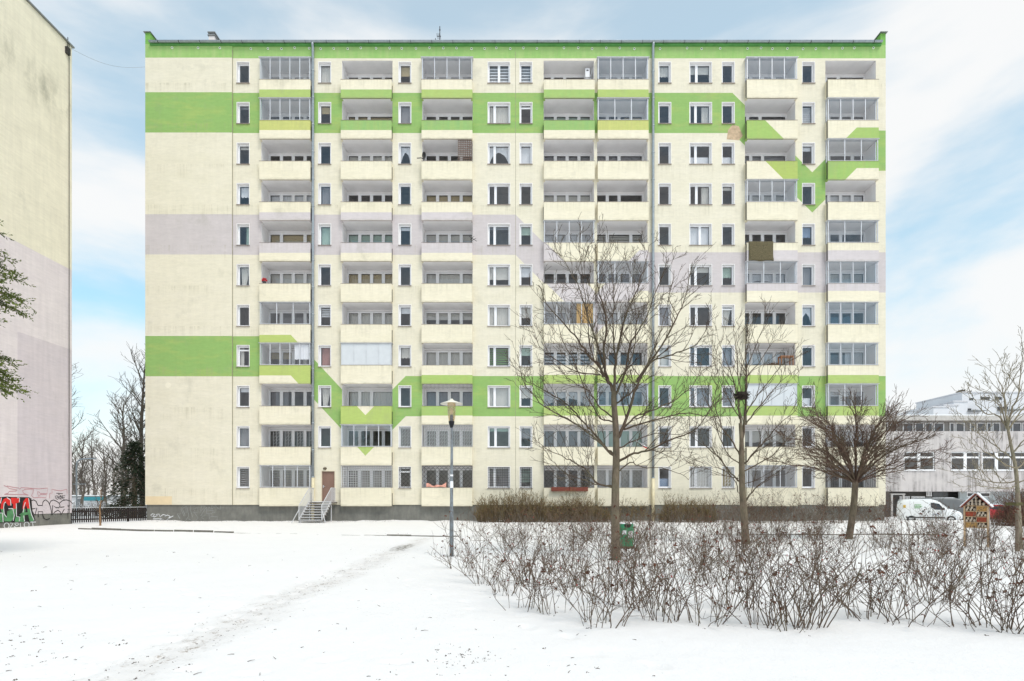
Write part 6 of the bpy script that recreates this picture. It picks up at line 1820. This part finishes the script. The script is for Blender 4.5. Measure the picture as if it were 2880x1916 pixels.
# set-back upper storey
z_r0, z_r1 = OZ(1180), OZ(1166)
UY = OD+1.6
m = MB(); m.box(OXL, OXR, UY-0.9, OD+12, z_r0, z_r1); rf = opart('roof', m, mat('roof_edge', srgb(190,186,182), 0.85, world=True))
m = MB(); m.box(OXL, OXR, UY-0.85, OD+11.9, z_r1+0.001, z_r1+0.10); opart('snow_cover', m, M_SNOWCAP, rf)
m = MB(); m.box(OXL, OXR, UY+0.12, UY+0.3, z_par-0.02, z_r0-0.001); opart('upper_wall', m, mat('upper_storey_panel', srgb(150,146,144), 0.9, world=True))
px = 2500; k = 0
orr = random.Random(4)
while px < 3100:
    wpx = orr.choice((22,26,14,30)); a, b = OX(px), OX(px+wpx); z0, z1 = z_par+0.05, z_r0-0.12
    m = MB(); e = 0.09; y0, y1 = UY, UY+0.10
    m.box(a,b,y0,y1,z0,z0+e); m.box(a,b,y0,y1,z1-e,z1); m.box(a,a+e,y0,y1,z0+e,z1-e); m.box(b-e,b,y0,y1,z0+e,z1-e)
    w = opart('window', m, M_PVC)
    m = MB(); m.quad((a+e,UY+0.06,z0+e),(b-e,UY+0.06,z0+e),(b-e,UY+0.06,z1-e),(a+e,UY+0.06,z1-e)); opart('pane', m, mat('dull_glass', srgb(86,88,94), 0.12, spec=0.7, var=0.2, world=True, scale=0.6), w)
    px += wpx + orr.choice((3,5,16))
# undercroft: recessed dark ground floor
GYR = OD+3.2
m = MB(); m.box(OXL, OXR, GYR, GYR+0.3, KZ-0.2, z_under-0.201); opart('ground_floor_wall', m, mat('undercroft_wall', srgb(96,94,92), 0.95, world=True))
m = MB(); m.box(OX(2718), OXR, OD+0.9, OD+1.1, KZ-0.2, z_under-0.202); opart('panel_wall', m, mat('light_grey_panel', srgb(176,182,184), 0.8, world=True))
m = MB(); m.box(OX(2668), OX(2712), OD+2.2, OD+2.4, KZ-0.1, z_under-0.203); opart('garage_door', m, mat('garage_grey', srgb(112,114,116), 0.7, world=True))
m = MB(); a, b = OX(2503), OX(2541); m.box(a,a+0.18,OD-0.2,OD-0.02,KZ,OZ(1392)); m.box(b-0.18,b,OD-0.2,OD-0.02,KZ,OZ(1392)); m.box(a-0.05,b+0.05,OD-0.22,OD-0.02,OZ(1392),OZ(1388.5)); opart('door_portal', m, mat('portal_frame', srgb(176,172,170), 0.8, world=True))
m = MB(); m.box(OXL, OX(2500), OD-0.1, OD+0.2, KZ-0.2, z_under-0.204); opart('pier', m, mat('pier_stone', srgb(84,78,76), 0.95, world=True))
for (pa,pb_,ya,yb) in ((2558,2588,1396,1410),(2592,2631,1396,1410),(2635,2652,1381,1396)):
    m = MB(); a,b = OX(pa),OX(pb_)
    n = max(4,int((b-a)/0.14))
    for q in range(n): m.box(a+(b-a)*q/n, a+(b-a)*(q+0.55)/n, OD+1.5, OD+1.53, OZ(yb), OZ(ya))
    m.box(a,b,OD+1.531,OD+1.56,OZ(ya)-0.08,OZ(ya)); m.box(a,b,OD+1.531,OD+1.56,OZ(yb),OZ(yb)+0.08)
    opart('white_grille', m, M_PVC)
for (pa,pb_) in ((2738,2758),(2776,2804)):
    m = MB(); a,b = OX(pa),OX(pb_); z0,z1 = OZ(1398),OZ(1386); m.box(a,b,OD+0.86,OD+0.898,z0,z1+0.12); w = opart('window', m, M_PVC)
    m = MB(); m.box(a+0.08,b-0.08,OD+0.845,OD+0.859,z0+0.08,z1-0.06); opart('pane', m, M_CARGLASS, w)
# far terraced block
FB = 100.0; FSc = FPX/FB
def TX(px): return (px-CX)/FSc
def TZ(py): return CAM_H+(HY-py)/FSc
far_steps = [(2625,2668,1146,'lowest step'),(2664,2706,1139,'second step'),(2702,2742,1126,'third step'),(2736,2990,1098,'tallest part')]
ft = thing('apartment_building', 'white stepped apartment block showing beyond the low grey building', 'apartment block', (TX(2760), FB, -0.5))
M_FARW = mat('far_white_render', srgb(214,215,219), 0.9, world=True, var=0.05, scale=0.4)
fo = Vector((TX(2760), FB, -0.5))
for q, (a,b,tp_,_) in enumerate(far_steps):
    m = MB(); m.box(TX(a),TX(b)-0.01,FB+q*0.8,FB+14,-0.5,TZ(tp_)); w = link('wall', m.mesh('wall', M_FARW), ft, -fo)
    m = MB(); m.box(TX(a)-0.15,TX(b)+0.1,FB+q*0.8-0.15,FB+14.1,TZ(tp_)+0.001,TZ(tp_)+0.2); link('roof', m.mesh('roof', mat('far_roof_edge', srgb(206,206,210), 0.9)), ft, -fo)
for (pa,pb_,ya,yb) in ((2757,2768,1113,1119),(2742,2762,1143,1152),(2764,2782,1147,1152),(2838,2868,1138,1148),(2790,2815,1110,1118),(2830,2850,1110,1118)):
    m = MB(); q = 3; m.box(TX(pa),TX(pb_),FB+q*0.8-0.06,FB+q*0.8-0.005,TZ(yb),TZ(ya)); link('window', m.mesh('window', M_CARGLASS), ft, -fo)
m = MB(); m.box(TX(2740),TX(2786),FB+0.6,FB+2.39,TZ(1153.5),TZ(1152)); m.box(TX(2836),TX(2890),FB+0.6,FB+2.39,TZ(1151),TZ(1149)); link('balcony', m.mesh('balcony', M_TIN), ft, -fo)
m = MB(); 
for dx in (0,5,11,30): m.box(TX(2752+dx),TX(2752+dx+3),FB+4,FB+5,TZ(1098)+0.2,TZ(1098)+0.7+0.2*(dx%2))
link('roof_unit', m.mesh('roof_unit', M_DARKMETAL), ft, -fo)

# ------------------------------------------------------------------ left gap: fence, street lamp, kiosk, hedge
fa = Vector((GX-0.2, GY1+0.1, 0)); fb = Vector((X0+0.3, FD+0.6, 0))
fe = thing('picket_fence', 'low dark picket fence between the two apartment blocks', 'fence', fa, math.atan2(fb.y-fa.y, fb.x-fa.x))
M_FENCE = mat('dark_fence_wood', srgb(48,42,40), 0.9, var=0.2); FL = (fb-fa).length
m = MB(); m.box(-0.035,0.035,-0.012,0.012,0.06,0.92); m.add([(-0.035,-0.012,0.92),(0.035,-0.012,0.92),(0.035,0.012,0.92),(-0.035,0.012,0.92),(0,-0.012,0.97),(0,0.012,0.97)],[(0,1,4),(3,5,2),(0,4,5,3),(1,2,5,4)]); me_p = m.mesh('picket', M_FENCE)
n = int(FL/0.125)
for k in range(n): link('picket', me_p, fe, (0.06+k*FL/n, 0, 0))
for z in (0.25, 0.75):
    m = MB(); m.box(0,FL,0.013,0.05,z-0.04,z+0.04); link('rail', m.mesh('rail', M_FENCE), fe)
m = MB(); m.box(0,FL,-0.02,0.05,0.972,0.99); link('snow_cover', m.mesh('snow_cover', M_SNOWCAP), fe)
for k in range(4):
    m = MB(); m.box(-0.05,0.05,0.051,0.15,-0.1,0.95); link('post', m.mesh('post', M_FENCE), fe, (0.1+k*(FL-0.2)/3,0,0))
sl = P(215.5,1450,46); sl.z = 0
sl = thing('street_lamp', 'grey road lamp with a curved arm seen between the blocks', 'street lamp', sl)
m = MB(); m.tube(smooth([Vector((0,0,-0.1)),Vector((0,0,3)),Vector((0,0,4.2)),Vector((0.12,0,4.55)),Vector((0.5,0,4.72)),Vector((1.2,0,4.74))],4), 0.055, 8); link('pole', m.mesh('pole', M_GALV, True), sl)
m = MB(); m.box(1.0,1.5,-0.1,0.1,4.70,4.80); link('lamp_head', m.mesh('lamp_head', M_GALV), sl)
m = MB(); m.bar((-0.3,0,2.72),(0.75,0,2.72),0.04); link('crossarm', m.mesh('crossarm', M_GALV), sl)
kx = P(262,1430,72); kx.z = 0
ki = thing('kiosk', 'low white pavilion with a teal sign far behind the picket fence', 'kiosk', kx)
m = MB(); m.box(-4.5,4.0,0,5,0,1.72); link('wall', m.mesh('wall', mat('kiosk_white', srgb(228,228,230), 0.8, var=0.05)), ki)
m = MB(); m.box(-4.7,4.2,-0.3,5.2,1.721,1.9); rf = link('roof', m.mesh('roof', M_TIN), ki)
m = MB(); m.box(-4.7,4.2,-0.3,5.2,1.901,2.0); link('snow_cover', m.mesh('snow_cover', M_SNOWCAP), rf)
m = MB(); m.box(-0.9,1.9,-0.36,-0.301,1.30,1.78); link('sign', m.mesh('sign', mat('teal_sign', srgb(60,138,150), 0.6)), ki)
m = MB(); m.box(-1.9,-1.2,-0.06,-0.001,0.2,1.5); link('door', m.mesh('door', mat('kiosk_door', srgb(120,124,128), 0.6)), ki)
hx = (300-CX)*52/FPX
t = thing('hedge', 'snow-dusted hedge far behind the picket fence', 'hedge', (hx, 52, 0))
m, lf = twig_mass(8.5, 1.4, 1.1, 420, 15, 1.0, False)
link('twigs', m.mesh('twigs', M_FARTWIG), t); link('foliage', lf.mesh('foliage', M_SNOWCAP), t)
# far wood that closes the view between the blocks
wr_ = random.Random(19); m = MB()
for k in range(240):
    x = wr_.uniform(-150,-40); y = wr_.uniform(120,170); H = wr_.uniform(6,11)
    p = Vector((x,y,-0.3)); d = Vector((wr_.gauss(0,0.05),0,1))
    m.tube([p,p+d*H*0.5,p+d*H],[0.12,0.08,0.02],4,False)
    for j in range(26):
        q = p + d*H*wr_.uniform(0.25,1.0); e = q + Vector((wr_.gauss(0,1),wr_.gauss(0,1),wr_.uniform(0.2,1.3))).normalized()*wr_.uniform(0.8,2.2)
        m.tube([q,e],[0.035,0.015],3,False)
        for z_ in range(3):
            g = q.lerp(e, wr_.uniform(0.3,1)); f = g + Vector((wr_.gauss(0,1),wr_.gauss(0,1),wr_.uniform(0.2,1.1))).normalized()*wr_.uniform(0.4,1.0); m.tube([g,f],[0.018,0.010],3,False)
fw = link('far_wood', m.mesh('far_wood', M_FARTWIG)); fw['label'] = 'grey bare wood on the horizon between the blocks'; fw['category'] = 'wood'; fw['kind'] = 'stuff'

# ------------------------------------------------------------------ litter on the snow
lr_ = random.Random(23); m = MB()
def clod(x, y, s):
    z = h_ground(x,y)
    for q in range(lr_.randint(2,5)):
        c = Vector((x+lr_.gauss(0,s*0.7), y+lr_.gauss(0,s*0.9), z+s*0.15)); a = lr_.uniform(0,6.28)
        u = Vector((math.cos(a),math.sin(a),lr_.uniform(-0.1,0.4)))*s*lr_.uniform(0.4,1.0); v = Vector((-math.sin(a),math.cos(a),lr_.uniform(0,0.5)))*s*lr_.uniform(0.2,0.6); w = Vector((0,0,s*lr_.uniform(0.2,0.5)))
        m.add([c-u-w,c+v-w,c+u-w,c-v-w,c+w],[(0,1,4),(1,2,4),(2,3,4),(3,0,4)])
def blade(x, y, L):
    z = h_ground(x,y); a = lr_.uniform(0,6.28); e = lr_.uniform(0.0,0.35)
    d = Vector((math.cos(a)*math.cos(e), math.sin(a)*math.cos(e), math.sin(e)))*L
    p = Vector((x,y,z+0.003)); m.tube([p,p+d*0.5+Vector((0,0,L*0.05)),p+d],[0.0035,0.003,0.0015],3,False)
for (px,py,n,sp,s) in ((1312,1834,10,0.10,0.018),(1286,1846,14,0.2,0.014),(1530,1823,2,0.02,0.022),(1300,1862,8,0.2,0.012),(1250,1880,14,0.3,0.012),(1470,1852,5,0.2,0.010),(1660,1878,4,0.1,0.014),(1355,1866,6,0.12,0.012),(1185,1895,8,0.3,0.012),
                       (330,1811,3,0.08,0.025),(60,1792,6,0.2,0.02),(30,1775,6,0.2,0.018),(100,1830,10,0.35,0.018),(20,1830,10,0.3,0.018),(160,1790,4,0.2,0.016),(60,1870,10,0.4,0.014),(384,1875,7,0.15,0.02),(480,1880,5,0.15,0.015),(415,1848,6,0.2,0.014),(755,1741,2,0.03,0.02),(816,1733,1,0.02,0.015),(893,1775,1,0.02,0.018),
                       (918,1835,1,0.02,0.018),(555,1727,1,0.02,0.022),(98,1660,1,0.02,0.03),(1008,1690,1,0.02,0.02),(1468,1762,1,0.02,0.015),(1242,1815,4,0.1,0.010),(2055,1762,4,0.15,0.014),(1933,1735,3,0.1,0.012),(672,1755,6,0.25,0.012),(600,1765,6,0.3,0.012),(1110,1500,5,0.6,0.03),(345,1563,3,0.4,0.03)):
    g = G(px,py)
    for q in range(n): clod(g.x+lr_.gauss(0,sp), g.y+lr_.gauss(0,sp), s*lr_.uniform(0.5,1.1))
for k in range(150):
    y = 4.3 + lr_.random()**2*14; x = lr_.uniform(-0.9*y, 0.35*y) if y < 8 else lr_.uniform(-0.9*y, -0.1*y)
    if lr_.random() < 0.5: clod(x, y, lr_.uniform(0.004,0.011))
    else: blade(x, y, lr_.uniform(0.03,0.09))
for k in range(420):      # grit along the trodden path
    y = 4.3 + lr_.random()*14; x = -3.48 + lr_.gauss(0,0.28)
    clod(x, y, lr_.uniform(0.003,0.010))
for (bx_, by_, _) in spots:    # fallen leaves and bits of stem round the bushes
    for q in range(lr_.randint(1,5)): clod(bx_+lr_.gauss(0,0.22), by_+lr_.gauss(0,0.22), lr_.uniform(0.008,0.02))
for (bx_, by_) in ((2.63,14.6),(7.96,19.7),(12.75,21.9),(-1.62,15.5)):
    for q in range(16):
        a_ = lr_.uniform(0,6.28); clod(bx_+0.2*math.cos(a_), by_+0.2*math.sin(a_), lr_.uniform(0.012,0.03))
for k in range(260):      # dead leaves and grass at the foot of the block
    x = lr_.uniform(X0, -8); y = 39.7 - abs(lr_.gauss(0,0.5)); clod(x, y, lr_.uniform(0.012,0.035))
lit = link('ground_litter', m.mesh('ground_litter', mat('litter', srgb(70,58,46), 0.95, var=0.4, scale=9)))
lit['label'] = 'dead leaves, grass blades and grit scattered on the snow'; lit['category'] = 'litter'; lit['kind'] = 'stuff'
for o in bpy.data.objects:
    if 'w' in o: del o['w']
